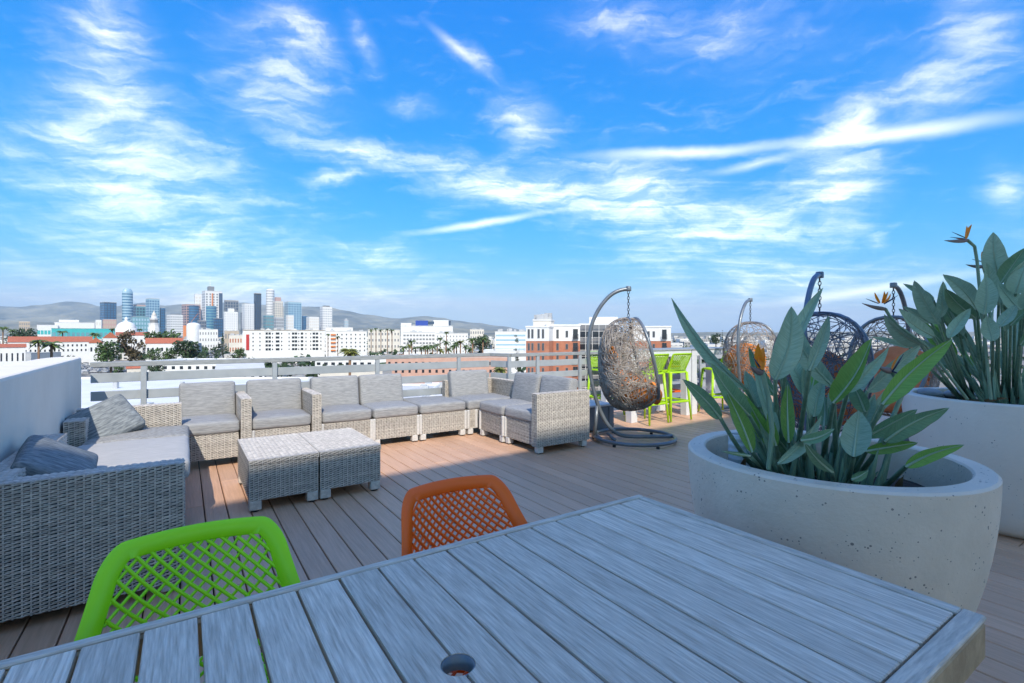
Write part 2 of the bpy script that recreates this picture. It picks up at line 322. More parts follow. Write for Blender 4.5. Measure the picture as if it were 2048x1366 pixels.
def leafmat(name, c1, c2, trans, rough=.4, edge=(.12, .07, .03), edgew=.955):
    m = bpy.data.materials.new(name); m.use_nodes = True; nt = m.node_tree; N = nt.nodes.new; L = nt.links.new
    b = nt.nodes['Principled BSDF']; b.inputs['Roughness'].default_value = rough; b.inputs['Coat Weight'].default_value = .10; b.inputs['Coat Roughness'].default_value = .3
    uv = N('ShaderNodeTexCoord'); sp = N('ShaderNodeSeparateXYZ'); L(uv.outputs['UV'], sp.inputs[0])
    def mt(op, x, y=None):
        n = N('ShaderNodeMath'); n.operation = op
        for i, v in enumerate((x, y)):
            if v is None: continue
            if isinstance(v, (int, float)): n.inputs[i].default_value = v
            else: L(v, n.inputs[i])
        return n.outputs[0]
    u = mt('ABSOLUTE', mt('SUBTRACT', mt('MULTIPLY', sp.outputs[0], 2.0), 1.0))
    oi = N('ShaderNodeObjectInfo')
    t = mt('ADD', mt('SUBTRACT', mt('MULTIPLY', sp.outputs[1], 1.0), mt('MULTIPLY', u, .10)), mt('MULTIPLY', oi.outputs['Random'], 9.0))
    cv = N('ShaderNodeCombineXYZ'); L(mt('MULTIPLY', t, 75.0), cv.inputs[0]); L(mt('MULTIPLY', sp.outputs[0], 2.2), cv.inputs[1])
    nz = N('ShaderNodeTexNoise'); nz.inputs['Scale'].default_value = 1.0; nz.inputs['Detail'].default_value = 3; L(cv.outputs[0], nz.inputs['Vector'])
    n2 = N('ShaderNodeTexNoise'); n2.inputs['Scale'].default_value = 3.5; n2.inputs['Detail'].default_value = 4; L(uv.outputs['Object'], n2.inputs['Vector'])
    f = mt('ADD', mt('MULTIPLY', nz.outputs['Fac'], .55), mt('MULTIPLY', n2.outputs['Fac'], .45))
    mr = N('ShaderNodeMapRange'); mr.inputs['From Min'].default_value = .36; mr.inputs['From Max'].default_value = .64; L(f, mr.inputs['Value'])
    mx = N('ShaderNodeMix'); mx.data_type = 'RGBA'; L(mr.outputs[0], mx.inputs[0]); mx.inputs[6].default_value = (*c1, 1); mx.inputs[7].default_value = (*c2, 1)
    ex = mt('ADD', u, mt('MULTIPLY', mt('SUBTRACT', n2.outputs['Fac'], .5), .5)); ge = mt('GREATER_THAN', ex, edgew+.09)
    m2 = N('ShaderNodeMix'); m2.data_type = 'RGBA'; L(ge, m2.inputs[0]); L(mx.outputs[2], m2.inputs[6]); m2.inputs[7].default_value = (*edge, 1)
    mr2 = N('ShaderNodeMapRange'); mr2.inputs['To Min'].default_value = .8; mr2.inputs['To Max'].default_value = 1.2; L(oi.outputs['Random'], mr2.inputs['Value'])
    vs = N('ShaderNodeVectorMath'); vs.operation = 'SCALE'; L(m2.outputs[2], vs.inputs[0]); L(mr2.outputs[0], vs.inputs['Scale'])
    L(vs.outputs[0], b.inputs['Base Color'])
    bp = N('ShaderNodeBump'); bp.inputs['Strength'].default_value = .5; bp.inputs['Distance'].default_value = .004; L(nz.outputs['Fac'], bp.inputs['Height']); L(bp.outputs[0], b.inputs['Normal'])
    tr = N('ShaderNodeBsdfTranslucent'); ms = N('ShaderNodeMixShader'); ms.inputs[0].default_value = trans; L(vs.outputs[0], tr.inputs['Color'])
    L(b.outputs[0], ms.inputs[1]); L(tr.outputs[0], ms.inputs[2]); L(ms.outputs[0], nt.nodes['Material Output'].inputs['Surface'])
    return m
M['leaf'] = leafmat('blue_green_leaf', (.20, .325, .21), (.36, .52, .37), .2)
M['leafgreen'] = leafmat('fresh_green_leaf', (.13, .29, .045), (.23, .43, .09), .34)
M['leafdark'] = leafmat('deep_green_leaf', (.10, .205, .10), (.18, .32, .17), .2)
# ================================================================ the setting on the roof
# deck: boards laid along a, butt joints staggered
deck = MB(); 
p0, p1, p2, p3 = W(-3, -1.3), W(-3, 16), W(7.0, 16), W(7.0, -1.3)
deck.poly([p + Vector((0, 0, -.045)) for p in (p0, p1, p2, p3)])
deck_o = deck.build('deck', M['deck_under']); deck_o['kind'] = 'structure'
PITCH, BW = .1464, .139
cache = {}
def board_mesh(n):
    key = round(n, 2)
    if key not in cache:
        mb = MB(); mb.bbox(-BW/2, BW/2, 0, key, -.028, 0, .0035)
        me = bpy.data.meshes.new('deck_board'); me.from_pydata(mb.v, [], mb.f); me.materials.append(M['deck']); cache[key] = me
    return cache[key]
rnd = random.Random(3)
nb = 0
for i in range(-9, 110):
    b = .055 + i*PITCH
    a0, a1 = (-.6, 6.85) if b < 4.0 else (-.6, 6.6)
    if b > 7: a0 = .2
    a = a0; first = rnd.uniform(.8, 3.6)
    while a < a1 - .01:
        ln = first if a == a0 else 3.66
        ln = min(ln, a1 - a); ln = round(ln, 2)
        if ln < .05: break
        o = link('deck_board', board_mesh(ln), deck_o, loc=W(a, b, 0), rotz=ROT); nb += 1
        a += ln + .004
# the storeys under the deck; stair house behind the viewer, shade canopy added
mb = MB(); mb.box(-1.3, 16.5, -14, 6.95, -24, -.05)
o = mb.build('roof_block', M['stucco'], loc=(0, 0, 0), rotz=ROT); o['kind'] = 'structure'
can = MB(); can.box(-8, 8.5, -5.9, 0, 9.90, 10.15); o = can.build('added_shade_canopy', M['stucco'], loc=W(-6.12, 0), rotz=ROT + R(1.95)); o['kind'] = 'structure'  # unseen high canopy, added and placed to shade the near half of the deck
for cx in (-7.6, 0, 8.1):
    for cy in (-5.5, -.4):
        mb = MB(); mb.box(cx-.15, cx+.15, cy-.15, cy+.15, -.04, 9.89); mb.build('shade_canopy_column', M['stucco'], o)
mb = MB(); mb.box(-6, 9, -4, 0, 0, 2.9); o = mb.build('roof_stair_house', M['stucco'], loc=W(-9.0, 0), rotz=ROT); o['kind'] = 'structure'
# parapet wall on the left: smooth stucco, bullnosed far end
wall = thing('parapet_wall', 'smooth pale grey stucco parapet wall with rounded end beside the left sofa', 'wall', W(0, -.82), ROT)
mb = MB(); th = .30; top = 1.10
out = []
prof = [(0, -1.0)] + [(0, y) for y in (0, 1.5, 3, 4.5, 6.0)]
inner = [(0.0, -1.0 + .5*k) for k in range(15)] + [(-.004, 6.25), (-.02, 6.36), (-.06, 6.45)]
outer = [(-.14, 6.47), (-.22, 6.40), (-.27, 6.25), (-.295, 6.0)] + [(-.30, 5.5 - .5*k) for k in range(14)]
loop = inner + outer; n = len(loop)
def wtop(y): return 1.075 + .013*min(max(y, 0), 6.4) / 6.4 * 3.2
def ring_at(z, inset): 
    cx = -.15
    return [(cx + (x-cx)*(1-inset/.15), y - (inset*.5 if y > 6.3 else 0), (wtop(y)+z if z > -.1 else 0.0 if z > -1.5 else -1.0)) for x, y in loop]
rings = [ring_at(-1.0, 0), ring_at(-.022, 0), ring_at(-.006, .006), ring_at(0, .022)]
for k in range(3):
    A_, B_ = rings[k], rings[k+1]
    for j in range(n):
        mb.quad(A_[j], A_[(j+1) % n], B_[(j+1) % n], B_[j])
mb.poly(rings[3])
mb.build('stucco_body', M['stucco'], wall)
# ---------------------------------------------------------------- railings
def railing(label, pts, posts, slats=True, name='railing', z=1.05, capw=.06, nslat=4, ends=None):
    r = thing(name, label, 'railing', (0, 0, 0))
    for k in range(len(pts)-1):
        p, q = Vector(pts[k]), Vector(pts[k+1]); d = (q-p); L = d.length; d.normalize(); ang = math.atan2(d.y, d.x)
        mb = MB(); mb.bbox(-.02 if k else 0, L+.02, -capw/2, capw/2, z-.052, z, .004); mb.build('top_rail', M['railcap'], r, loc=p, rotz=ang)
        for s in range(nslat):
            zt = z - .118 - s*.188
            mb = MB(); mb.bbox(0, L, .012, .034, zt-.098, zt, .003); mb.build('slat', M['railmetal'], r, loc=p, rotz=ang)
    for (p, ang) in posts:
        mb = MB(); mb.bbox(-.026, .026, -.028, .010, 0, z-.053, .004); mb.build('post', M['railmetal'], r, loc=p, rotz=ang)
    return r
RA = 6.6
railing('grey metal railing with flat horizontal slats running behind the back row of sofas', [W(RA, -.80), W(RA, 3.98), W(6.24, 4.10)],
        [(W(RA, b), ROT) for b in (-.36, .92, 2.19, 3.43)] + [(W(6.24, 4.10), ROT)])
railing('grey metal railing between the sofa corner and the bar tables', [W(6.22, 4.12), W(6.22, 8.6)], [(W(6.22, b), ROT) for b in (4.62, 5.5, 6.6, 7.7, 8.58)])
railing('grey metal railing closing the far right side of the deck', [W(6.2, 8.66), W(6.2, 15.9)], [(W(6.2, 8.7+1.4*k), ROT) for k in range(6)])
railing('grey metal side railing behind the right-hand planter', [W(6.1, 15.95), W(0, 15.95)], [(W(6.0-1.5*k, 15.95), ROT+R(90)) for k in range(4)])
# ================================================================ wicker furniture
def weave(mb, o, u, v, w, h, n, pitch=.0086, stake=.030, mi=0, res=3):
    """over-under weave on a rectangle: o corner, u,v unit directions, n outward"""
    o, u, v, n = Vector(o), Vector(u), Vector(v), Vector(n)
    rows = max(2, int(h/pitch)); ph = h/rows; ns = max(2, int(w/stake)); sp = w/ns; S = ns*res
    rr = random.Random(int(w*1000)+int(h*777))
    for r in range(rows):
        y0 = (r+.5)*ph; jit = rr.uniform(-.0010, .0010); am = rr.uniform(.75, 1.3)
        pts = [[], [], []]
        for i in range(S+1):
            x = w*i/S; off = .0040*am*math.cos(math.pi*(x/sp) + math.pi*r) + .004
            sk = .0016*am*math.sin(math.pi*(x/sp)+math.pi*r)
            for k, (dy, dn) in enumerate(((-.42, -.0030), (0, .0012), (.42, -.0030))):
                pts[k].append(o + u*x + v*(y0+jit+sk+dy*ph) + n*(off+dn))
        i0 = len(mb.v)
        for row in pts: mb.v += [tuple(p) for p in row]
        for k in range(2):
            for i in range(S):
                a = i0+k*(S+1)+i; mb.f.append((a, a+1, a+S+2, a+S+1)); mb.m.append(mi)
    for k in range(ns+1):
        x = min(max(sp*k, .003), w-.003); c = o + u*x + n*.0042
        mb.quad(c-u*.0035, c+u*.0035, c+u*.0035+v*h, c-u*.0035+v*h, mi)
def wbox(parent, name, x0, x1, y0, y1, z0, z1, faces='flrbt', lod=1):
    mb = MB(); e = .004
    mb.box(x0+e, x1-e, y0+e, y1-e, z0, z1-e, 1)
    X, Y, Z = (1, 0, 0), (0, 1, 0), (0, 0, 1); kw = dict(pitch=.0086*lod, stake=.030*lod, res=3)
    if 'f' in faces: weave(mb, (x0, y0+e, z0), X, Z, x1-x0, z1-z0, (0, -1, 0), **kw)
    if 'b' in faces: weave(mb, (x1, y1-e, z0), (-1, 0, 0), Z, x1-x0, z1-z0, (0, 1, 0), **kw)
    if 'l' in faces: weave(mb, (x0+e, y1, z0), (0, -1, 0), Z, y1-y0, z1-z0, (-1, 0, 0), **kw)
    if 'r' in faces: weave(mb, (x1-e, y0, z0), Y, Z, y1-y0, z1-z0, (1, 0, 0), **kw)
    if 't' in faces: weave(mb, (x0, y0, z1-e), X, Y, x1-x0, y1-y0, (0, 0, 1), **kw)
    return mb.build(name, [M['wicker'], M['wickerback']], parent, smooth=True)
def cushion_mb(sx, sy, sz, r=.035, n=14, puff=.018, seed=0, wr=.006):
    mb = MB(); hx, hy, hz = sx/2, sy/2, sz/2
    def pt(p):
        q = Vector((max(-hx+r, min(hx-r, p.x)), max(-hy+r, min(hy-r, p.y)), max(-hz+r, min(hz-r, p.z))))
        d = p - q
        if d.length > 1e-9: q = q + d.normalized()*r
        fx, fy, fz = q.x/hx, q.y/hy, q.z/hz
        ax = min((sx, 0), (sy, 1), (sz, 2))[1]; lim = [1-abs(fx)**2.4, 1-abs(fy)**2.4, 1-abs(fz)**2.4]
        k = 1.0
        for t in range(3):
            if t != ax: k *= max(lim[t], 0)
        g = (fx, fy, fz)[ax]; q[ax] += puff*k*g
        nv = mnoise.noise(Vector((q.x*5+seed*7.3, q.y*5, q.z*5+seed)))
        q[ax] += wr*nv*(.4+abs(g)*.6)
        for t in range(3):
            if t != ax: q[t] += wr*.8*mnoise.noise(Vector((q.x*4-seed*3.1, q.y*4+t*9, q.z*4)))
        return q
    def side(o, u, v):
        o, u, v = Vector(o), Vector(u), Vector(v)
        def warp(i): t = i/n; return .5-.5*math.cos(math.pi*t) if True else t
        mb.grid([[pt(o + u*warp(i) + v*warp(j)) for i in range(n+1)] for j in range(n+1)])
    side((-hx, -hy, hz), (sx, 0, 0), (0, sy, 0)); side((-hx, hy, -hz), (sx, 0, 0), (0, -sy, 0))
    side((-hx, -hy, -hz), (sx, 0, 0), (0, 0, sz)); side((hx, hy, -hz), (-sx, 0, 0), (0, 0, sz))
    side((-hx, hy, -hz), (0, -sy, 0), (0, 0, sz)); side((hx, -hy, -hz), (0, sy, 0), (0, 0, sz))
    return mb
_cs = [0]
def cushion(parent, name, sx, sy, sz, loc, rot=(0, 0, 0), m='cushion', r=.035, puff=.016, wr=.006):
    _cs[0] += 1
    o = cushion_mb(sx, sy, sz, r, seed=_cs[0], puff=puff, wr=wr).build(name, M[m], parent, smooth=True)
    # weld the seams so the shading runs on
    bm = bmesh.new(); bm.from_mesh(o.data); bmesh.ops.remove_doubles(bm, verts=bm.verts, dist=.0008); bm.to_mesh(o.data); bm.free()
    o.location = loc; o.rotation_euler = rot
    return o
def post_bar(parent, x, y, z0, z1, name='corner_post', w=.034):
    mb = MB(); mb.bbox(x-w/2, x+w/2, y-w/2, y+w/2, z0, z1, .008); return mb.build(name, M['post'], parent)
def foot(parent, x, y, h=.085, w=.075):
    mb = MB()
    mb.bbox(x-w/2, x+w/2, y-w/2, y+w/2, .012, h, .006); f = mb.build('foot', M['post'], parent)
    mb = MB(); mb.lathe([(.0, 0), (.022, 0), (.022, .0125), (0, .0125)], 10, (x, y, 0)); mb.build('glide', M['rubber'], f)
SEAT, ARMH, DEP = .335, .675, .74
def sofa_unit(label, a, b, w, left=False, right=False, back=True, rot=ROT, cush=True, side='lr', armw=.095, posts=(1, 1), group='grey wicker sectional sofa units'):
    t = thing('wicker_sofa', label, 'sofa', W(a, b), rot, group)
    x0 = armw if left else 0; x1 = w - (armw if right else 0)
    wbox(t, 'seat_base', x0+.02, x1-.02, .0, DEP-.05, .085, SEAT, 'f'+side, 1)
    for s, on in ((0, left), (1, right)):
        if on:
            xa = 0 if s == 0 else w-armw
            wbox(t, 'armrest', xa, xa+armw, -.035, DEP, .085, ARMH, 'flrtb', 1)
        elif posts[s]:
            post_bar(t, x0+.0135 if s == 0 else x1-.0135, .0, .085, SEAT)
    if back: wbox(t, 'backrest', x0+.005, x1-.005, DEP-.10, DEP, .085, ARMH-.02, 'ft', 1)
    for fx in (.05, w-.05):
        for fy in (.03, DEP-.06): foot(t, fx, fy)
    ex = .012 if not (left or right) else .006
    cushion(t, 'seat_cushion', x1-x0-2*ex+.006, DEP-.10 if back else DEP, .125, ((x0+x1)/2, (DEP-.10)/2-.02 if back else DEP/2-.02, SEAT+.062))
    if cush: cushion(t, 'back_cushion', x1-x0-.012, .135, .40, ((x0+x1)/2, DEP-.165, .615), (R(-11), 0, 0))
    return t
FA = 5.76
sofa_unit('wicker sofa unit with right arm standing next to the left-hand sofa', FA, -.05, .63, right=True)
sofa_unit('wicker sofa unit with right arm, second from the left in the back row', FA, .585, .685, right=True)
sofa_unit('armless wicker sofa unit right of the second arm, behind the coffee tables', FA, 1.275, .58)
sofa_unit('armless wicker sofa unit with back cushion left of the backless seat', FA, 1.86, .58)
sofa_unit('low backless wicker seat in the back row, the railing visible above it', FA, 2.45, .66, back=False, cush=False)
# corner unit: wicker back on two sides
t = thing('wicker_sofa', 'wicker corner sofa unit where the back row turns towards the egg chair', 'sofa', W(FA, 3.125), ROT, 'grey wicker sectional sofa units')
wbox(t, 'seat_base', .02, .76, .0, DEP-.05, .085, SEAT, 'flr')
wbox(t, 'backrest', -.012, .76, DEP-.10, DEP, .085, ARMH, 'flrt')
wbox(t, 'side_backrest', .765, .86, .0, DEP, .085, ARMH, 'flrt')
post_bar(t, .014, 0, .085, SEAT); post_bar(t, .135, -.001, .085, SEAT)
for fx in (.05, .80):
    for fy in (.03, DEP-.06): foot(t, fx, fy)
cushion(t, 'seat_cushion', .745, DEP-.11, .125, (.385, .305, SEAT+.062))
cushion(t, 'back_cushion', .60, .135, .40, (.33, DEP-.165, .615), (R(-11), 0, R(-3)))
# right arm of the L: fronts face left, width runs towards the camera
RR = ROT + R(-90)
sofa_unit('armless wicker sofa unit just in front of the corner unit', 5.66, 3.26, .58, rot=RR)
sofa_unit('wicker sofa unit with end arm at the right end of the seating', 5.075, 3.28, .70, right=True, rot=RR)
# left sofa along the parapet, facing right
LR = ROT + R(90)
def left_sofa():
    t = thing('wicker_sofa', 'long wicker sofa along the parapet wall with woven end panel nearest the camera', 'sofa', W(0, 0), ROT, 'grey wicker sectional sofa units')
    wbox(t, 'seat_base', -.74, -.02, 3.19, 5.74, .085, SEAT, 'r')
    wbox(t, 'end_panel', -.79, .0, 3.07, 3.175, .055, .668, 'flrtb')
    wbox(t, 'far_armrest', -.79, -.02, 5.74, 5.835, .085, .668, 'flrt')
    wbox(t, 'backrest', -.795, -.66, 3.18, 4.45, .085, .664, 'frt')
    wbox(t, 'far_backrest', -.80, -.665, 5.24, 5.73, .085, .635, 'frt')
    for y in (3.12, 4.4, 5.7):
        for x in (-.74, -.06): foot(t, x, y)
    cushion(t, 'seat_cushion', .70, .84, .13, (-.345, 3.62, SEAT+.058), m='cushion2')
    cushion(t, 'seat_cushion', .73, 1.04, .135, (-.33, 4.56, SEAT+.072), m='cushion3')
    cushion(t, 'seat_cushion', .72, .62, .13, (-.32, 5.40, SEAT+.068), m='cushion2')
    return t
left_sofa()
# loose back cushions thrown on the left sofa
o = cushion(None, 'loose_cushion', .44, .14, .37, W(5.50, -.56, .565), (R(-34), R(-30), R(40)), m='pillow', puff=.02); o.rotation_mode = 'YXZ'
tag(o, 'slate grey loose cushion tipped on one corner against the far arm of the left sofa', 'cushion')
o = cushion(None, 'loose_cushion', .36, .60, .135, W(3.72, -.60, .585), (R(5), R(30), ROT + R(8)), m='pillow', puff=.02)
tag(o, 'slate grey loose cushion slumped over the back near the woven end panel', 'cushion')
# coffee tables: two wicker cubes pushed together
for k, (b, lab) in enumerate(((.40, 'left wicker coffee table of the pair, sunlit side towards the left sofa'), (.905, 'right wicker coffee table of the pair, nearer the egg chair'))):
    t = thing('coffee_table', lab, 'table', W(4.13, b), ROT, 'pair of wicker coffee tables')
    w, dd = .497, .92
    wbox(t, 'body', 0.004, w-.004, .006, dd-.006, .085, .352, 'flrb')
    wbox(t, 'lid', 0, w, 0, dd, .355, .392, 'flrbt')
    for fx in (.045, w-.045):
        for fy in (.045, dd-.045): 
            mb = MB(); mb.bbox(fx-.042, fx+.042, fy-.042, fy+.042, .014, .0845, .006); f = mb.build('foot', M['wicker'], t)
            mb = MB(); mb.lathe([(0, 0), (.03, 0), (.03, .0145), (0, .0145)], 10, (fx, fy, 0)); mb.build('glide', M['rubber'], f)
# ================================================================ dining table
T = thing('dining_table', 'large weathered blue-grey slatted dining table with umbrella hole in the foreground', 'table', W(0, .402), ROT)
TZ, a_n, a_f = .75, .345, 1.205
half, pitch_t, gap_t = .94, .094, .0066
def plank(k):
    x0 = -half + k*pitch_t + gap_t/2; x1 = x0 + pitch_t - gap_t
    mb = MB(); z0, z1, c = TZ-.024, TZ-.001*((k*7) % 3)*.4, .0022
    if k in (9, 10):   # half of the round umbrella hole
        s = 1 if k == 9 else -1; xe = x1 if k == 9 else x0; xo = x0 if k == 9 else x1; r = .031; yc = .775
        arc = [(s*(-math.sqrt(max(r*r - (r*math.cos(t))**2, 0)) ), yc - r*math.cos(t)) for t in [math.pi*i/14 for i in range(15)]]
        pts = [(xo, a_n), (xe, a_n)] + [(x if abs(x) > abs(xe) else xe, y) for x, y in arc] + [(xe, a_f), (xo, a_f)]
        if s < 0: pts = pts[::-1]
        mb.poly([(x, y, z1) for x, y in pts]); mb.poly([(x, y, z0) for x, y in pts][::-1])
        for i in range(len(pts)):
            p, q = pts[i], pts[(i+1) % len(pts)]; mb.quad((*p, z0), (*q, z0), (*q, z1), (*p, z1))
    else: mb.bbox(x0, x1, a_n, a_f, z0, z1, c)
    mb.build('plank', M['table'], T)
for k in range(20): plank(k)
for nm, (x0, x1, y0, y1) in {'edge_trim': (-half-.034, half+.034, a_f+.005, a_f+.030), 'near_edge_trim': (-half-.034, half+.034, a_n-.043, a_n-.005)}.items():
    mb = MB(); mb.bbox(x0, x1, y0, y1, TZ-.009, TZ+.0015, .003); mb.build('edge_trim', M['tabletrim'], T)
for s in (-1, 1):
    mb = MB(); xa, xb = sorted((s*(half+.004), s*(half+.034))); mb.bbox(xa, xb, a_n-.0045, a_f+.0045, TZ-.009, TZ+.001, .003); mb.build('edge_trim', M['tabletrim2'], T)
mb = MB()
mb.bbox(-half-.033, half+.033, a_n-.042, a_n-.010, TZ-.088, TZ-.0095, .006); mb.bbox(-half-.033, half+.033, a_f+.0, a_f+.029, TZ-.088, TZ-.0095, .006)
mb.bbox(-half-.033, -half, a_n-.0095, a_f-.0005, TZ-.088, TZ-.0095, .006); mb.bbox(half, half+.033, a_n-.0095, a_f-.0005, TZ-.088, TZ-.0095, .006)
mb.build('apron', M['apron'], T)
for x in (-.6, .6):
    mb = MB(); mb.bbox(x-.03, x+.03, a_n, a_f-.002, TZ-.07, TZ-.0245, .004); mb.build('cross_rail', M['apron'], T)
for sx in (-1, 1):
    for y in (a_n+.03, a_f-.035):
        mb = MB(); x = sx*(half-.04); mb.bbox(x-.035, x+.035, y-.035, y+.035, 0, TZ-.031, .006); mb.build('leg', M['apron'], T)
mb = MB(); hr = MB()
hr.lathe([(.0305, -.03), (.0305, -.002), (.0285, -.002), (.0285, -.03)], 28, (0, .775, TZ)); hr.build('umbrella_ring', M['steel'], T, smooth=True)
# ================================================================ plastic chairs
def smooth01(t): t = max(0, min(1, t)); return t*t*(3-2*t)
def plastic_chair(name, label, cat, loc, rotz, m, bar=False, group=None, kk=7.4):
    t = thing(name, label, cat, loc, rotz, group)
    zs = .755 if bar else .455; zt = 1.05 if bar else .832; hb = zt - zs
    # back shell: u across, v up; y is forward
    def S(u, v):
        hw = (.192 + .105*max(0, 1-v)**1.35) if not bar else (.205 + .012*v)
        y = -.195 - .10*v + (.045 + (.03 if bar else .20)*(1-v)**1.2)*u*u
        return Vector((u*hw, y, zs + .015 + v*(hb-.015)))
    fr = .045 if not bar else .035    # width of the frame band in metres
    # outline with rounded top corners, as a swept band
    cr = .16 if not bar else .10
    path = []
    nv = 16
    for i in range(nv+1): path.append((-1, i/nv*(1-cr*1.15)))
    for i in range(1, 9):
        th = math.pi/2*i/8; path.append((-1 + cr*1.5*(1-math.cos(th)), 1-cr*1.15 + cr*1.15*math.sin(th)))
    nu = 14
    for i in range(1, nu): path.append((-1+cr*1.5 + (2-3*cr)*i/nu, 1.0))
    path += [(-u, v) for u, v in path[:nv+9][::-1]]
    pts = [S(u, v) for u, v in path]; N_ = len(pts)
    arch = .004
    for i, (u, v) in enumerate(path): pts[i].z += arch*(1-u*u)*smooth01((v-.8)/.2)
    mb = MB(); rows = []
    for i, (u, v) in enumerate(path):
        tg = (pts[min(i+1, N_-1)] - pts[max(i-1, 0)]).normalized()
        e = .01; nrm = (S(min(u+e, 1), v)-S(max(u-e, -1), v)).cross(S(u, min(v+e, 1))-S(u, max(v-e, 0))).normalized()   # towards the back (-y)
        if nrm.y > 0: nrm = -nrm
        inn = nrm.cross(tg); 
        c = S(0, .5)
        if inn.dot(c - pts[i]) < 0: inn = -inn
        wd = fr*(1+.25*(1-v)) ; th = .0062
        p = pts[i]; rr = []
        for (q, s_) in ((0, 0), (.12, 1), (.5, 1.12), (.92, .9), (1, .3), (1, -.5), (.5, -.6), (.08, -.7)):
            rr.append(p + inn*wd*q - nrm*th*(s_)*1.0)
        rr.append(rr[0]); rows.append(rr)
    mb.grid(rows)
    # side wings sweep forward into the arms / seat
    fo = mb.build('back_frame', M[m], t, smooth=True)
    # diagonal lattice
    mb = MB(); k = kk if not bar else 7
    def inside(u, v):
        mu = fr/.21*.70; 
        if v < .03 or v > 1-fr/hb*.72 or abs(u) > 1-mu: return False
        uu, vv = 1-mu-cr*1.3, 1-fr/hb*.8-cr
        if abs(u) > uu and v > vv: return ((abs(u)-uu)/(cr*1.3))**2 + ((v-vv)/cr)**2 < 1.0
        return True
    asp = hb/.42
    for sgn in (-1, 1):
        nl = 2*k
        for i in range(-int(nl), int(nl)+1):
            c0 = i/k*1.15; seg = []
            for j in range(41):
                u = -1+2*j/40; v = .5 + sgn*(u - c0)*.52/asp + .06*sgn*(u-c0)*abs(u)
                if inside(u, v): seg.append(S(u, v) + Vector((0, .0005 if sgn > 0 else -.0015, 0)))
                else:
                    if len(seg) > 1: mb.tube(seg, .0050 if sgn > 0 else .0040, 5, cap=False, flat=1.0)
                    seg = []
            if len(seg) > 1: mb.tube(seg, .0050 if sgn > 0 else .0040, 5, cap=False)
    mb.build('back_lattice', M[m], t, smooth=True)
    # seat: frame and lattice
    mb = MB(); sw, s0, s1 = .225, -.21, .225
    if bar: sw, s0, s1 = .205, -.2, .19
    rl = []
    for i in range(33):
        th = 2*math.pi*i/32; cx = math.copysign(abs(math.cos(th))**.38, math.cos(th)); cy = math.copysign(abs(math.sin(th))**.38, math.sin(th))
        ro = []
        for q, dz in ((1, -.012), (1.0, .006), (.97, .014), (.86, .008), (.84, -.006), (.9, -.014), (1, -.012)):
            ro.append(Vector((cx*sw*q, (s0+s1)/2 + cy*(s1-s0)/2*q, zs + dz)))
        rl.append(ro)
    mb.grid(rl); mb.build('seat_frame', M[m], t, smooth=True)
    mb = MB()
    for sgn in (-1, 1):
        for i in range(-14, 15):
            c0 = i*.034; p = []
            for j in range(31):
                x = -sw+2*sw*j/30; y = (s0+s1)/2 + sgn*(x)*.75 + c0
                if abs(x) < sw*.88 and s0+.03 < y < s1-.03: p.append((x, y, zs+.001+ (.0015 if sgn > 0 else 0)))
            if len(p) > 1: mb.tube([p[0], p[-1]], .0048, 5, cap=False)
    mb.build('seat_lattice', M[m], t, smooth=True)
    # legs
    sp = .035 if not bar else .05
    for sx in (-1, 1):
        for y, dyy in ((s0+.025, -1), (s1-.025, 1)):
            mb = MB(); mb.tube([(sx*(sw-.03), y, zs-.004), (sx*(sw-.03+sp*.5), y+dyy*sp*.5, zs*.5), (sx*(sw-.03+sp), y+dyy*sp, .008)], [.023, .019, .014], 8)
            l = mb.build('leg', M[m], t, smooth=True)
    if bar:
        fz = .30
        for y in (s0+.0, s1-.0):
            mb = MB(); mb.bbox(-sw+.005, sw-.005, y-.012, y+.012, fz-.016, fz+.016, .006); mb.build('footrest', M[m], t)
        for sx in (-1, 1):
            mb = MB(); x = sx*(sw-.004); mb.bbox(x-.012, x+.012, s0+.013, s1-.013, fz-.016, fz+.016, .006); mb.build('footrest', M[m], t)
    return t
plastic_chair('garden_chair', 'bright green plastic chair with diamond lattice back, behind the table at left', 'chair', W(1.235, .03), ROT + R(180), 'green')
plastic_chair('garden_chair', 'orange plastic chair with diamond lattice back, behind the middle of the table', 'chair', W(1.235, .752), ROT + R(180-1.5), 'orange', kk=9.2)
# ================================================================ hanging egg chairs
EZC, ERX, EUP, EDN = .98, .41, .565, .60
def egg(d):          # point of the egg surface in direction d from its centre
    d = Vector(d).normalized(); rz = EUP if d.z > 0 else EDN; ry = .345 if d.y < 0 else .50
    n_ = 2.35; k = (abs(d.x/ERX)**n_ + abs(d.y/ry)**n_ + abs(d.z/rz)**n_)**(-1/n_)
    return Vector((d.x*k, d.y*k, EZC + d.z*k))
OPN = .235; OSL = .24
def egg_open(p): return p.y > OPN - OSL*(p.z-EZC)
def egg_weave(n, rad, seed):
    rr = random.Random(seed); mb = MB()
    for _ in range(n):
        d = Vector((rr.gauss(0, 1), rr.gauss(0, 1), rr.gauss(0, 1))).normalized(); p = egg(d)
        if egg_open(p): continue
        dirv = Vector((rr.gauss(0, 1), rr.gauss(0, 1), rr.gauss(0, 1))); bend = rr.uniform(-.5, .5); pts = []; lift = rr.uniform(-.006, .006)
        for k in range(rr.randint(7, 15)):
            q = p - Vector((0, 0, EZC)); nrm = q.normalized(); dirv = (dirv - nrm*dirv.dot(nrm)).normalized()
            dirv = (Matrix.Rotation(bend*.35, 3, nrm) @ dirv); pts.append(p + nrm*lift)
            p = egg(q + dirv*.052)
            if egg_open(p): break
        if len(pts) > 2: mb.tube(pts, rad, 4, cap=False)
    return mb
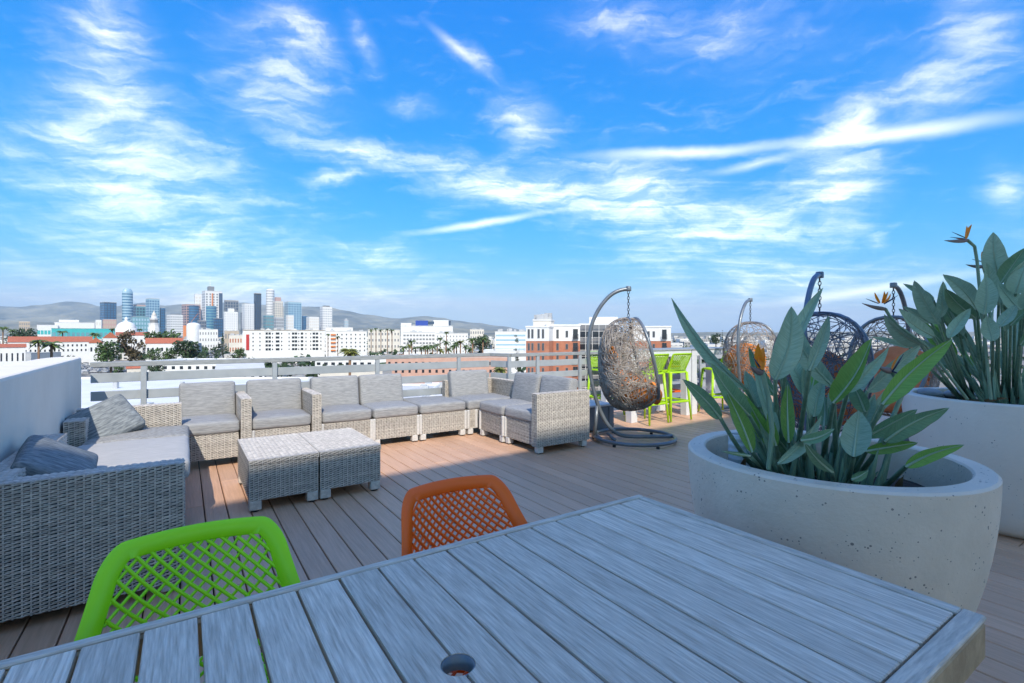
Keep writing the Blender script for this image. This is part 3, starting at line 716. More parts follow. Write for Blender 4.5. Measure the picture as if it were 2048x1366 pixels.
def rim_pts(n=48):
    out = []
    for k in range(n+1):
        th = 2*math.pi*k/n; lo, hi = 0.0, 1.0
        # walk from the opening's middle outwards in the opening plane until the egg surface is met
        ex = Vector((math.cos(th), 0, math.sin(th))); ex = Vector((ex.x, -OSL*ex.z, ex.z)); c = Vector((0, OPN, EZC))
        for _ in range(30):
            mid = (lo+hi)/2; p = c + ex*mid; q = p-Vector((0, 0, EZC)); s = egg(q)-Vector((0, 0, EZC))
            if q.length < s.length: lo = mid
            else: hi = mid
        out.append(c + ex*lo)
    return out
weave_meshes = {}
def egg_chair(label, hang, fwd, steel, weavem, cush, dens=(430, .0048, 1)):
    rz = math.atan2(-fwd[0], fwd[1])
    t = thing('egg_chair', label, 'hanging chair', (hang[0], hang[1], 0), rz, 'hanging egg chairs on curved stands')
    st = MB(); post = [(0, .575, .047), (0, .30, .046), (0, .10, .047), (0, -.06, .062), (0, -.17, .12), (0, -.27, .24), (0, -.37, .46), (0, -.445, .75), (0, -.485, 1.05), (0, -.475, 1.30), (0, -.43, 1.50), (0, -.34, 1.68), (0, -.22, 1.82), (0, -.10, 1.89), (0, .035, 1.915)]
    # smooth the bend
    fine_ = []
    for i in range(len(post)-1):
        p_1 = Vector(post[max(i-1, 0)]); p0_ = Vector(post[i]); p1_ = Vector(post[i+1]); p2_ = Vector(post[min(i+2, len(post)-1)])
        for k in range(4):
            u = k/4; fine_.append(.5*((2*p0_) + (-p_1+p1_)*u + (2*p_1-5*p0_+4*p1_-p2_)*u*u + (-p_1+3*p0_-3*p1_+p2_)*u**3))
    fine_.append(Vector(post[-1])); st.tube(fine_, .0245, 12)
    s_o = st.build('stand_post', M[steel], t, smooth=True)
    mb = MB(); mb.lathe([(0, 0), (.034, 0), (.036, .01), (.036, .05), (.03, .06), (0, .062)], 14, (0, .02, 1.885)); mb.build('end_cap', M[steel], s_o, smooth=True)
    mb = MB(); mb.ring((0, .09, .048), .50, .0225, 64, 10); r_o = mb.build('base_ring', M[steel], t, smooth=True)
    for k in range(6):
        th = 2*math.pi*(k+.3)/6; mb = MB(); mb.lathe([(0, 0), (.02, 0), (.02, .022), (0, .022)], 10, (.5*math.cos(th), .09+.5*math.sin(th), 0)); mb.build('glide', M['rubber'], r_o)
    mb = MB(); mb.tube([(-.16, -.36, .05), (.16, -.36, .05)], .02, 8); mb.tube([(0, -.41, .05), (0, -.375, .44)], .022, 8); mb.tube([(-.19, -.2, .048), (.19, -.2, .048)], .02, 8); mb.build('base_brace', M[steel], t, smooth=True)
    mb = MB(); z = 1.868; k = 0
    while z > 1.575:
        L = .048; pts = []
        for i in range(17):
            th = 2*math.pi*i/16; u, v = math.cos(th)*.0125, math.sin(th)*L/2*.92 
            pts.append((u, .02, z+v) if k % 2 else (0, .02+u, z+v))
        mb.tube(pts, .0042, 5, cap=False); z -= .036; k += 1
    mb.build('chain', M['chain'], t, smooth=True)
    key = (dens, weavem)
    if key not in weave_meshes:
        mbw = egg_weave(*dens); o = mbw.build('basket_weave', M[weavem], t, smooth=True); weave_meshes[key] = o.data
    else: link('basket_weave', weave_meshes[key], t)
    mb = MB(); mb.tube(rim_pts(), .021, 10, cap=False); mb.tube([egg(Vector((math.sin(a_), 0, math.cos(a_)))) for a_ in [R(x) for x in range(-24, 25, 4)]], .014, 8); mb.build('rim', M[steel], t, smooth=True)
    mb = MB(); rows = []
    Rm = Matrix.Rotation(R(-20), 3, 'X')
    for i in range(19):
        ph = math.pi*i/18; row = []
        for j in range(29):
            th = 2*math.pi*j/28; p = Vector((.375*math.sin(ph)*math.cos(th), .385*math.sin(ph)*math.sin(th), .20*math.copysign(abs(math.cos(ph))**.8, math.cos(ph))))
            p = Rm @ p; p += Vector((0, .06, .655)); p += Vector((1, 1, 1))*.012*mnoise.noise(p*6)
            q = p - Vector((0, 0, EZC)); s = egg(q)-Vector((0, 0, EZC))
            if not egg_open(p) and q.length > s.length*.965: p = Vector((0, 0, EZC)) + q.normalized()*s.length*.965
            row.append(p)
        rows.append(row)
    mb.grid(rows); mb.build('seat_cushion', M[cush], t, smooth=True)
    mb = MB(); rows = []
    for i in range(15):
        ph = math.pi*i/14; row = []
        for j in range(25):
            th = 2*math.pi*j/24; p = Vector((.33*math.sin(ph)*math.cos(th), -.20 + .085*math.cos(ph), .93 + .27*math.sin(ph)*math.sin(th)))
            p += Vector((1, 1, 1))*.01*mnoise.noise(p*7); q = p - Vector((0, 0, EZC)); s = egg(q)-Vector((0, 0, EZC))
            if q.length > s.length*.96: p = Vector((0, 0, EZC)) + q.normalized()*s.length*.96
            row.append(p)
        rows.append(row)
    mb.grid(rows); mb.build('back_cushion', M[cush], t, smooth=True)
    return t
egg_chair('grey egg chair of tangled rattan seen from behind, beside the end of the sofa', (1.45, 6.22), (.985, .02), 'steel', 'weave', 'orangecush', (900, .0042, 1))
egg_chair('small far egg chair of fine brown mesh with orange cushion behind the bar stools', (3.96, 8.2), (.72, .69), 'steel', 'weavelight', 'orangecush', (460, .0036, 2))
egg_chair('blue-grey egg chair with tall bent post rising behind the front planter', (2.98, 4.78), (.72, .69), 'steelblue', 'weaveblue', 'coralcush', (430, .0036, 3))
egg_chair('egg chair half hidden by the rear planter, its arm reaching in from the right', (4.50, 5.8), (-.80, -.55), 'steel', 'weavelight', 'coralcush', (460, .0036, 2))
# ================================================================ bar tables and stools
def bar_table(label, a, b, L):
    t = thing('bar_table', label, 'table', W(a, b), ROT, 'white bar tables')
    mb = MB(); mb.bbox(0, L, 0, .68, 1.075, 1.10, .004); mb.build('top', M['railcap'], t)
    mb = MB(); mb.box(.02, L-.02, .01, .035, .985, 1.0745); mb.box(.02, L-.02, .645, .67, .985, 1.0745); mb.build('apron', M['whitemetal'], t)
    for x in (.005, L-.135):
        for y in (.012, .548):
            mb = MB(); mb.bbox(x, x+.13, y, y+.12, 0, 1.0745, .004); mb.build('leg', M['whitemetal'], t)
    mb = MB(); mb.box(.136, L-.136, .30, .34, .16, .21); mb.build('foot_bar', M['whitemetal'], t)
bar_table('white bar-height table with lime green stools behind the first egg chair', 5.16, 5.60, 1.44)
bar_table('white bar-height table butted to the right end of the first', 5.16, 7.055, 1.44)
st = 'lime green bar stools'
plastic_chair('bar_stool', 'lime green lattice-back bar stool half hidden by the egg chair basket', 'stool', W(5.10, 5.86), ROT + R(3), 'lime', True, st)
plastic_chair('bar_stool', 'lime green lattice-back bar stool in the open right of the egg chair', 'stool', W(5.10, 6.40), ROT - R(4), 'lime', True, st)
plastic_chair('bar_stool', 'lime green bar stool turned sideways behind the planter leaves', 'stool', W(5.02, 7.52), ROT + R(62), 'lime', True, st)
plastic_chair('bar_stool', 'lime green bar stool on the railing side of the first bar table', 'stool', W(5.98, 5.85), ROT + R(178), 'lime', True, st)
plastic_chair('bar_stool', 'orange bar stool on the railing side of the second bar table', 'stool', W(6.0, 7.5), ROT + R(172), 'orange', True)
# low storage box between the sofa end and the bar tables
t = thing('storage_box', 'low pale-topped box, shaded sides coloured dark grey, between the sofa end and bar table', 'box', W(5.0, 4.16), ROT)
mb = MB(); mb.bbox(0, .90, 0, 1.0, .02, .335, .006); mb.build('body', M['shadedbox'], t)
for x in (.01, .80): mb = MB(); mb.bbox(x, x+.09, -.012, -.001, .03, .325, .003); mb.build('panel_strip', M['shadedbox'], t)
mb = MB(); mb.bbox(-.012, .912, -.014, 1.014, .336, .365, .006); mb.build('lid', M['paleTop'], t)
# ================================================================ planters
def planter(label, c, r, h, m, soil, bulge=.03, lip=.072):
    t = thing('planter', label, 'planter', (c[0], c[1], 0))
    prof = []
    for i in range(17):
        z = h*i/16; q = i/16; prof.append((r*(.55 + .45*math.sin(math.pi*.5*q)**.85), z))
    ro = prof[-1][0]
    prof[0] = (prof[0][0]-.015, .012)
    outer_ = [(.02, .012)] + prof[:-1] + [(ro, h-.008)]
    mb = MB(); mb.lathe(outer_, 96); mb.lathe([(ro, h-.008), (ro-.007, h-.001), (ro-.009, h)], 96); mb.lathe([(ro-.009, h), (ro-lip+.008, h)], 96)
    mb.lathe([(ro-lip+.008, h), (ro-lip+.001, h-.006)], 96); mb.lathe([(ro-lip+.001, h-.006), (ro-lip-.004, h-.06), (ro-lip-.006, soil-.03)], 96); mb.build('bowl', M[m], t, smooth=True)
    mb = MB(); rows = []
    for i in range(13):
        rr_ = (ro-lip+.004)*i/12; rows.append([Vector((rr_*math.cos(2*math.pi*j/40), rr_*math.sin(2*math.pi*j/40), soil + .03*mnoise.noise(Vector((rr_*9*math.cos(2*math.pi*j/40), rr_*9*math.sin(2*math.pi*j/40), r*9))) - .0*i)) for j in range(41)])
    mb.grid(rows); mb.build('soil', M['soil'], t, smooth=True)
    return t
PL1, R1, H1, S1 = (1.235, 1.955), .505, .862, .72
PL2, R2, H2, S2 = (3.50, 3.44), .615, .90, .83
planter('round cast concrete planter with pitted sides beside the dining table', PL1, R1, H1, 'concrete', S1)
planter('larger pale concrete planter behind the front one at the right edge', PL2, R2, H2, 'concrete2', S2)
# ribbed white pipe end standing in the front planter
mb = MB(); prof = []
for k in range(17): z = .24*k/16; prof.append((.043 + (.0028 if k % 2 else 0), z))
prof += [(.036, .24), (.036, 0)]
mb.lathe(prof, 28); o = mb.build('ribbed_pipe', M['pipe'], smooth=False, loc=(1.01, 2.19, S1-.07)); tag(o, 'short ribbed white pipe standing in the front planter', 'pipe')
# stones on the soil of the rear planter
rs = random.Random(5)
for k, (xp, d, s, lab) in enumerate(((1858, 3.9, .075, 'large smooth grey stone lying at the left rim of the rear planter'), (1905, 3.87, .05, 'small grey stone right of the large one in the rear planter'), (1938, 3.82, .04, 'smallest grey stone at the foot of the rear planter leaves'))):
    mb = MB(); rows = []
    for i in range(11):
        ph = math.pi*i/10; row = []
        for j in range(17):
            th = 2*math.pi*j/16; v = Vector((math.sin(ph)*math.cos(th)*1.5, math.sin(ph)*math.sin(th), .62*math.cos(ph)))*s
            row.append(v*(1+.18*mnoise.noise(v*14+Vector((k*5, 0, 0)))))
        rows.append(row)
    mb.grid(rows); P_ = px(xp, 700, d); o = mb.build('stone', M['stone'], smooth=True, loc=(P_.x, P_.y, S2+.035)); tag(o, lab, 'stone')
# ================================================================ bird of paradise plants
def leaf_blade(parent, p0, p1, w, roll, fold, bow, side, m, curl=0.0, tw=0.0):
    """blade from p0 to p1; half-width profile, folded along its midrib, bowed; its width lies across the line of sight turned by roll"""
    p0, p1 = Vector(p0), Vector(p1); ax = (p1-p0); L = ax.length; ax.normalize()
    view = ((p0+p1)/2 - Vector((0, 0, H))).normalized()
    u = ax.cross(view).normalized(); nrm = u.cross(ax).normalized()
    n = 18; verts = []; faces = []; uvs = []; k7 = (-1, -.72, -.38, 0, .38, .72, 1)
    sd = random.random()*50
    mid = []
    for i in range(n+1):
        t = i/n; prof = (t**.55)*((1-t)**.80)/.447 if 0 < t < 1 else 0.0
        if i == 0: prof = .10
        if i == n: prof = .012
        a_ = roll + tw*t; U = u*math.cos(a_) + nrm*math.sin(a_); Nn = nrm*math.cos(a_) - u*math.sin(a_)
        c = p0 + ax*L*t + u*side*L*math.sin(math.pi*t) + nrm*bow*L*math.sin(math.pi*t)
        mid.append(c)
        for q in k7:
            hw = w*.5*prof*(1 + .06*mnoise.noise(Vector((t*7+sd, q*2, sd))))
            lift = abs(q)*math.sin(fold)*hw + curl*q*abs(q)*hw
            wave = .05*w*abs(q)*mnoise.noise(Vector((t*5+sd, q*1.3+sd, 0)))
            verts.append(tuple(c + U*q*math.cos(fold)*hw - Nn*(lift+wave))); uvs.append((q*.5+.5, t))
    for i in range(n):
        for j in range(6):
            a = i*7+j; faces.append((a, a+1, a+8, a+7))
    me = bpy.data.meshes.new('leaf'); me.from_pydata(verts, [], faces); me.materials.append(M[m])
    uvl = me.uv_layers.new(name='UVMap')
    for lp in me.loops: uvl.data[lp.index].uv = uvs[lp.vertex_index]
    me.polygons.foreach_set('use_smooth', [True]*len(me.polygons)); me.update()
    lf = link('leaf', me, parent)
    off = -view*.0022
    mb = MB(); mb.tube([c + off for c in mid], [max(.0012, .0048*(1-.85*i/n)) for i in range(n+1)], 6, cap=False); mb.build('midrib', M['midrib'], lf, smooth=True)
    return lf
def stalk(parent, g, p0, r=.0075, sag=0.0, n=9, tip=.58):
    g, p0 = Vector(g), Vector(p0); pts = []
    for i in range(n+1):
        t = i/n; p = g.lerp(p0, t); s_ = math.sin(math.pi*t); p = p + Vector((0, 0, -sag*s_)); pts.append(p)
    mb = MB(); mb.tube(pts, [r*1.45*(1-(1-tip)*(i/n)**(1 if tip > .3 else 2.5)) for i in range(n+1)], 7, cap=False); return mb.build('stalk', M['stalk'], parent, smooth=True)
def strelitzia(label, loc, soil, sc, ox, oy, leaves, flowers, zstalk, extra, dmin):
    root = thing('bird_of_paradise_plant', label, 'plant', (loc[0], loc[1], soil))
    inv = Vector((loc[0], loc[1], soil)); rp = random.Random(11)
    def Z(x, y): return ox + x/sc, oy + y/sc
    def loc_(v): return Vector(v) - inv
    def rebase(o):
        for ch in [o] + list(o.children):
            if ch.type == 'MESH': ch.data.transform(Matrix.Translation(-inv))
    for (tip, base, w, gx, gy, d1, d2, m, kw) in leaves:
        bx, by = Z(*base); tx, ty = Z(*tip); p0 = px(bx, by, d1); p1 = px(tx, ty, d2)
        lf = leaf_blade(root, p0, p1, 1.0*w/sc*(d1+d2)/2/F, kw.get('roll', rp.uniform(-.5, .5)) + rp.uniform(-.2, .2), kw.get('fold', rp.uniform(.3, .7)) + rp.uniform(.05, .2), kw.get('bow', rp.uniform(-.04, .05)), kw.get('side', rp.uniform(-.03, .03)), m, kw.get('curl', rp.uniform(-.3, .35)), kw.get('tw', rp.uniform(-.7, .7)))
        rebase(lf)
        if gx is not None:
            qx, qy = Z(gx, gy); dg = (H-soil)*F/max(qy-HY, 40); g = px(qx, qy, dg)
            # keep the foot inside the bowl
            v = Vector((g.x-loc[0], g.y-loc[1], 0)); 
            if v.length > zstalk: v = v.normalized()*zstalk; g = Vector((loc[0]+v.x, loc[1]+v.y, soil))
            g.z = soil-.03
            s_ = stalk(root, g, p0 + (p1-p0)*.012, kw.get('r', .0082), kw.get('sag', 0)); rebase(s_)
    for fl in flowers:
        stem, beak, petals, tongues, dd = fl
        P3 = [px(*Z(*q), dd) for q in stem]; 
        g = P3[0]
        mb = MB(); mb.tube(P3, [.0085]*(len(P3)-1)+[.0095], 8, cap=False); s_ = mb.build('flower_stem', M['stalk'], root, smooth=True); rebase(s_)
        b0, b1 = P3[-1], px(*Z(*beak), dd-.06)
        mb = MB(); mb.tube([b0.lerp(b1, t) + Vector((0, 0, -.006*math.sin(math.pi*t))) for t in (0, .15, .35, .6, .85, 1)], [.0095, .0125, .012, .009, .0045, .001], 8, cap=False, flat=.7)
        bo = mb.build('bract', M['bract'], root, smooth=True); rebase(bo)
        for (q0, q1, w) in petals:
            a0 = px(*Z(*q0), dd-.01+rp.uniform(-.02, .02)); a1 = px(*Z(*q1), dd+rp.uniform(-.04, .04))
            lf = leaf_blade(root, a0, a1, w/sc*dd/F, rp.uniform(-.5, .5), .5, 0, rp.uniform(-.05, .05), 'petal', 0, 0); lf.name = 'petal'
            for ch in list(lf.children): bpy.data.objects.remove(ch)
            rebase(lf)
        for (q0, q1) in tongues:
            a0 = px(*Z(*q0), dd-.015); a1 = px(*Z(*q1), dd-.03); mb = MB(); mb.tube([a0, a0.lerp(a1, .5), a1], [.003, .0035, .0008], 6); o = mb.build('tongue', M['tongue'], root, smooth=True); rebase(o)
    for k in range(extra//2):     # more leaves on the far side and low in the clump
        th = rp.uniform(.1, 1.1)*math.pi; rr_ = zstalk*.6*math.sqrt(rp.random()); g = Vector((loc[0]+rr_*math.cos(th), loc[1]+rr_*math.sin(th), soil-.02)); hgt = rp.uniform(.18, .62)*dmin
        p0 = g + Vector((math.cos(th)*hgt*.35, math.sin(th)*hgt*.35, hgt*.62)); ln = rp.uniform(.16, .30)*dmin; p1 = p0 + Vector((math.cos(th)*ln*.5, math.sin(th)*ln*.5, ln*rp.uniform(.5, 1.0)))
        lf = leaf_blade(root, p0, p1, ln*rp.uniform(.22, .34), rp.uniform(-.9, .9), rp.uniform(.3, .7), .03, rp.uniform(-.05, .05), rp.choice(('leaf', 'leaf', 'leafdark', 'leafgreen')), rp.uniform(-.3, .3), rp.uniform(-.6, .6)); rebase(lf)
        s_ = stalk(root, g, p0, .0075); rebase(s_)
    # young stalks and sheaths crowding the foot
    for k in range(extra):
        th = rp.uniform(0, 2*math.pi); rr_ = zstalk*.8*math.sqrt(rp.random()); g = Vector((loc[0]+rr_*math.cos(th), loc[1]+rr_*math.sin(th), soil-.02))
        top = g + Vector(((rr_*math.cos(th))*.4 + rp.gauss(0, .035), rr_*math.sin(th)*.4 + rp.gauss(0, .035), rp.uniform(.14, .34)))
        s_ = stalk(root, g, top, rp.uniform(.006, .0095), tip=.12); rebase(s_)
    for k in range(extra//4):
        th = rp.uniform(0, 2*math.pi); rr_ = zstalk*math.sqrt(rp.random()); g = Vector((loc[0]+rr_*math.cos(th), loc[1]+rr_*math.sin(th), soil))
        lf = leaf_blade(root, g, g + Vector((rp.gauss(0, .12), rp.gauss(0, .1), rp.uniform(.04, .16))), .035, rp.uniform(-1, 1), .4, 0, .1, 'dry'); lf.name = 'dry_leaf'
        for ch in list(lf.children): bpy.data.objects.remove(ch)
        rebase(lf)
    return root
B_, G_, D_ = 'leaf', 'leafgreen', 'leafdark'
L1 = [  # tip, blade foot, width, stalk foot (x, y), depth of foot and tip
 ((10, 118), (505, 715), 125, 720, 1225, 1.93, 1.80, B_, dict(side=.05, fold=.55, roll=.35)), ((262, 540), (515, 880), 150, 735, 1235, 1.78, 1.72, D_, dict(side=.03, fold=.3, roll=0)),
 ((80, 645), (328, 900), 118, 640, 1250, 1.72, 1.66, D_, dict(side=-.03, fold=.3, roll=.1, sag=.03)), ((372, 735), (535, 1120), 118, 650, 1245, 1.70, 1.72, G_, dict(fold=.3, roll=-.2, side=-.02)),
 ((514, 438), (690, 760), 88, 745, 1230, 1.92, 1.95, D_, dict(fold=.5, side=.04)), ((790, 172), (683, 650), 195, 690, 1240, 1.76, 1.74, B_, dict(side=-.07, fold=.22, roll=.1)),
 ((995, 52), (745, 560), 110, 705, 1240, 1.86, 1.90, B_, dict(side=.02, fold=.6, roll=.4)), ((797, 215), (1068, 700), 135, 1082, 1300, 1.82, 1.86, B_, dict(side=.09, fold=.4, roll=-.1)),
 ((1032, 232), (905, 590), 105, 800, 1255, 1.72, 1.70, B_, dict(side=-.02, fold=.45, roll=0)), ((740, 425), (895, 760), 125, 925, 1230, 2.10, 2.16, B_, dict(fold=.35)),
 ((1312, 382), (1062, 800), 165, 965, 1240, 1.70, 1.62, G_, dict(side=-.05, fold=.5, roll=.4)), ((1422, 438), (1150, 735), 95, 1010, 1250, 1.86, 1.84, B_, dict(fold=.5)),
 ((1628, 425), (1280, 725), 165, 1060, 1260, 2.02, 2.05, B_, dict(fold=.35)), ((1838, 382), (1380, 810), 160, 1125, 1295, 1.62, 1.55, G_, dict(side=.04, fold=.45, roll=-.3)),
 ((1228, 850), (1192, 1150), 200, 1150, 1310, 1.58, 1.62, B_, dict(fold=.25, roll=0, side=.0)), ((1815, 832), (1395, 1050), 150, 1290, 1240, 1.68, 1.58, D_, dict(fold=.2, side=.05)),
 ((1913, 1072), (1532, 1215), 108, 1372, 1330, 1.62, 1.52, G_, dict(fold=.25, side=.05)), ((878, 1062), (1058, 1250), 95, 1062, 1310, 1.56, 1.52, D_, dict(fold=.3, side=.04)),
 ((764, 680), (772, 1060), 105, 792, 1250, 1.74, 1.78, G_, dict(fold=.35)), ((488, 588), (575, 830), 105, 690, 1225, 1.98, 2.02, B_, dict(fold=.35)),
 ((1008, 645), (935, 890), 120, 860, 1235, 1.84, 1.86, B_, dict(fold=.35, side=.04)), ((962, 555), (915, 750), 105, 880, 1230, 2.2, 2.24, G_, dict(fold=.3)),
 ((1068, 968), (850, 1045), 85, 900, 1240, 1.64, 1.60, D_, dict(fold=.4, side=-.08)), ((1608, 842), (1275, 1020), 125, 1180, 1240, 1.80, 1.74, D_, dict(fold=.3)),
 ((1612, 1058), (1272, 1115), 95, 1200, 1260, 1.72, 1.66, G_, dict(fold=.3)), ((1172, 655), (1270, 860), 130, 1130, 1230, 1.92, 1.95, D_, dict(fold=.3)),
 ((552, 555), (700, 1010), 95, 735, 1240, 1.88, 1.92, B_, dict(fold=.4, side=.02)), ((985, 885), (700, 1195), 120, 760, 1260, 1.66, 1.72, B_, dict(fold=.5, side=-.04)),
 ((705, 590), (775, 800), 90, 800, 1225, 2.15, 2.2, D_, {}), ((335, 1112), (520, 1145), 34, 640, 1240, 1.68, 1.62, D_, dict(fold=.5)),
 ((1335, 520), (1130, 800), 110, 1010, 1240, 2.05, 2.1, B_, {}), ((1290, 1240), (1180, 1300), 70, 1150, 1320, 1.62, 1.62, D_, {}),
 ((870, 560), (905, 900), 85, 870, 1230, 2.1, 2.1, B_, {}), ((1530, 600), (1300, 900), 95, 1150, 1240, 2.15, 2.2, B_, {}), ((640, 850), (690, 1080), 80, 720, 1240, 1.75, 1.75, G_, {})]
F1 = [([(640, 1230), (665, 980), (640, 760), (600, 600)], (520, 560), [((600, 592), (575, 412), 70), ((600, 585), (608, 436), 56)], [((600, 590), (540, 500))], 1.70),
      ([(1270, 1240), (1420, 960), (1520, 720), (1440, 590)], (1345, 555), [((1440, 590), (1490, 490), 18)], [((1450, 590), (1520, 480)), ((1440, 590), (1560, 640))], 1.95)]
strelitzia('bird of paradise with broad green leaves filling the front planter', PL1, S1, 3.2517, 1340, 560, L1, F1, .27, 36, .9)
L2 = [
 ((1245, 88), (1290, 440), 165, 1260, 1300, 3.25, 3.2, B_, dict(fold=.25, side=.03)), ((1196, 305), (1285, 610), 115, 1255, 1300, 3.15, 3.1, B_, {}), ((1192, 402), (1182, 680), 142, 1180, 1300, 3.0, 3.0, B_, dict(fold=.2, roll=0)),
 ((884, 392), (1128, 640), 140, 1190, 1300, 3.3, 3.25, B_, dict(side=-.05)), ((898, 492), (1110, 700), 130, 1180, 1300, 3.2, 3.15, D_, {}), ((884, 440), (872, 700), 92, 1000, 1290, 3.25, 3.2, B_, dict(fold=.2)),
 ((678, 435), (855, 750), 118, 1010, 1290, 3.15, 3.1, B_, dict(side=.02)), ((598, 458), (820, 580), 80, 1030, 1290, 3.4, 3.4, B_, {}), ((566, 638), (820, 838), 118, 1020, 1290, 3.1, 3.0, B_, dict(side=.05)),
 ((592, 622), (800, 740), 70, 1040, 1290, 3.3, 3.25, B_, {}), ((462, 678), (738, 900), 118, 1010, 1295, 3.05, 2.95, B_, dict(side=.06)), ((520, 800), (700, 870), 60, 1030, 1295, 3.2, 3.15, D_, {}),
 ((368, 842), (640, 915), 70, 1050, 1300, 3.15, 3.05, B_, {}), ((1082, 635), (922, 848), 98, 1080, 1295, 3.0, 2.95, B_, {}), ((1475, 200), (1300, 455), 135, 1320, 1300, 3.2, 3.1, D_, dict(fold=.4)),
 ((1490, 280), (1335, 490), 110, 1330, 1300, 3.05, 2.95, B_, {}), ((1276, 450), (1450, 660), 140, 1400, 1300, 3.0, 3.05, B_, {}), ((1412, 612), (1285, 770), 98, 1270, 1300, 2.9, 2.88, B_, {}),
 ((1200, 690), (1245, 870), 120, 1230, 1300, 2.9, 2.92, B_, dict(fold=.2)), ((890, 612), (995, 780), 110, 1100, 1295, 3.35, 3.35, D_, {}), ((1470, 340), (1405, 530), 140, 1390, 1300, 3.0, 2.95, B_, dict(fold=.2)),
 ((1500, 640), (1370, 760), 90, 1350, 1300, 2.95, 2.9, D_, {}), ((1000, 520), (1140, 720), 110, 1180, 1295, 3.4, 3.4, D_, {}), ((1320, 560), (1330, 800), 100, 1300, 1300, 3.15, 3.15, B_, {}), ((760, 760), (900, 900), 80, 1060, 1295, 3.3, 3.3, D_, {}),
 ((1560, 420), (1470, 640), 150, 1420, 1300, 2.95, 2.85, B_, {}), ((1560, 760), (1440, 900), 110, 1400, 1310, 2.9, 2.85, D_, {}), ((1120, 560), (1180, 760), 80, 1190, 1300, 3.3, 3.3, B_, {})]
F2 = [([(1230, 1290), (1190, 900), (1150, 520), (1130, 300), (1112, 190), (1060, 145)], (893, 147), [((1052, 138), (1092, 30), 30), ((1045, 135), (1055, 42), 24), ((1050, 140), (975, 132), 16)], [((1050, 130), (948, 85)), ((1040, 135), (935, 124))], 3.1),
      ([(1060, 1290), (760, 900), (560, 760), (500, 690), (470, 640)], (300, 598), [((430, 600), (392, 520), 22), ((445, 600), (462, 512), 26), ((455, 600), (490, 515), 22), ((460, 598), (510, 528), 20)], [((420, 600), (330, 566)), ((465, 600), (562, 542)), ((460, 604), (540, 560))], 3.0),
      ([(1260, 1290), (1230, 800), (1200, 420), (1175, 335)], (1048, 320), [((1170, 300), (1165, 225), 22)], [((1170, 300), (1092, 282)), ((1310, 270), (1365, 268)), ((1300, 250), (1325, 205))], 3.3)]
strelitzia('tall grey-green bird of paradise with orange flowers in the rear planter', PL2, S2, 3.5956, 1640, 440, L2, F2, .33, 48, 1.35)
# ================================================================ the city
GZ = -24.0
C = {}
def cm_(k, *a, **kw): C[k] = mat('city_'+k, *a, **kw); return C[k]
cm_('white', (.66, .65, .63), .85, (.74, .73, .71), .2); cm_('cream', (.60, .55, .47), .85, (.68, .63, .55), .2); cm_('grey', (.38, .39, .40), .8, (.46, .47, .48), .2)
cm_('brick', (.36, .13, .075), .85, (.44, .18, .105), .6, island=.0); cm_('salmon', (.50, .29, .22), .85, (.57, .35, .27), .3); cm_('tile', (.36, .10, .05), .8, (.47, .15, .08), 1.2, bump=.3)
cm_('tan', (.42, .34, .26), .85, (.48, .40, .31), .3); cm_('pink', (.46, .30, .26), .85); cm_('glass', (.020, .026, .034), .12, spec=.8); cm_('dark', (.035, .04, .048), .4)
cm_('blueglass', (.035, .12, .23), .16, (.05, .16, .29), .03, spec=.9); cm_('tealglass', (.10, .25, .29), .16, (.15, .32, .36), .03, spec=.9); cm_('paleglass', (.28, .42, .50), .18, (.36, .50, .57), .02, spec=.9)
cm_('navy', (.035, .06, .11), .2, (.05, .085, .14), .03, spec=.8); cm_('teal', (.03, .36, .36), .5, (.05, .42, .41), .1); cm_('blue', (.03, .07, .32), .4); cm_('slate', (.20, .205, .215), .6); cm_('orange', (.60, .20, .06), .6)
cm_('roof', (.52, .51, .49), .9, (.62, .61, .59), .15); cm_('asphalt', (.055, .055, .058), .9, (.075, .075, .078), .4); cm_('ground', (.24, .22, .19), .95, (.34, .32, .28), .012, lo=.4, hi=.6)
cm_('bark', (.10, .065, .045), .9, (.16, .11, .08), 2); cm_('palmbark', (.17, .09, .05), .9, (.25, .15, .09), 3)
cm_('fol', (.035, .075, .018), .7, (.075, .125, .032), .5, island=.4); cm_('foldark', (.022, .048, .018), .7, (.045, .080, .028), .5, island=.4); cm_('folbrown', (.07, .055, .025), .8, (.11, .085, .04), .5, island=.4)
cm_('palm', (.055, .095, .018), .6, (.11, .15, .03), .5, island=.4); cm_('palmyel', (.12, .13, .018), .6, (.18, .18, .03), .5, island=.35)
cm_('hill', (.11, .11, .085), .95, (.34, .30, .20), .0011, lo=.38, hi=.66, bump=.6, bscale=.004); cm_('red', (.45, .03, .03), .5)
def at(x, d): return Vector(((x-1024)/F*d, d, GZ))
def zof(y, d): return H - (y-HY)*d/F
def face_rot(x): return -math.atan((x-1024)/F)      # a front square to the line of sight
# ground, streets
mb = MB(); mb.box(-32000, 32000, -2500, 32000, GZ-30, GZ); o = mb.build('ground', C['ground']); o['kind'] = 'structure'
def street(name, p, q, w):
    p, q = Vector(p), Vector(q); d = (q-p); L = d.length; mb = MB(); mb.quad((0, -w/2, 0), (L, -w/2, 0), (L, w/2, 0), (0, w/2, 0))
    o = mb.build(name, C['asphalt'], loc=(p.x, p.y, GZ+.05), rotz=math.atan2(d.y, d.x)); o['kind'] = 'structure'
street('street', at(500, 250), at(400, 2600), 26); street('cross_street', (-700, 300, 0), (600, 420, 0), 18); street('avenue', (-900, 760, 0), (1200, 700, 0), 22)
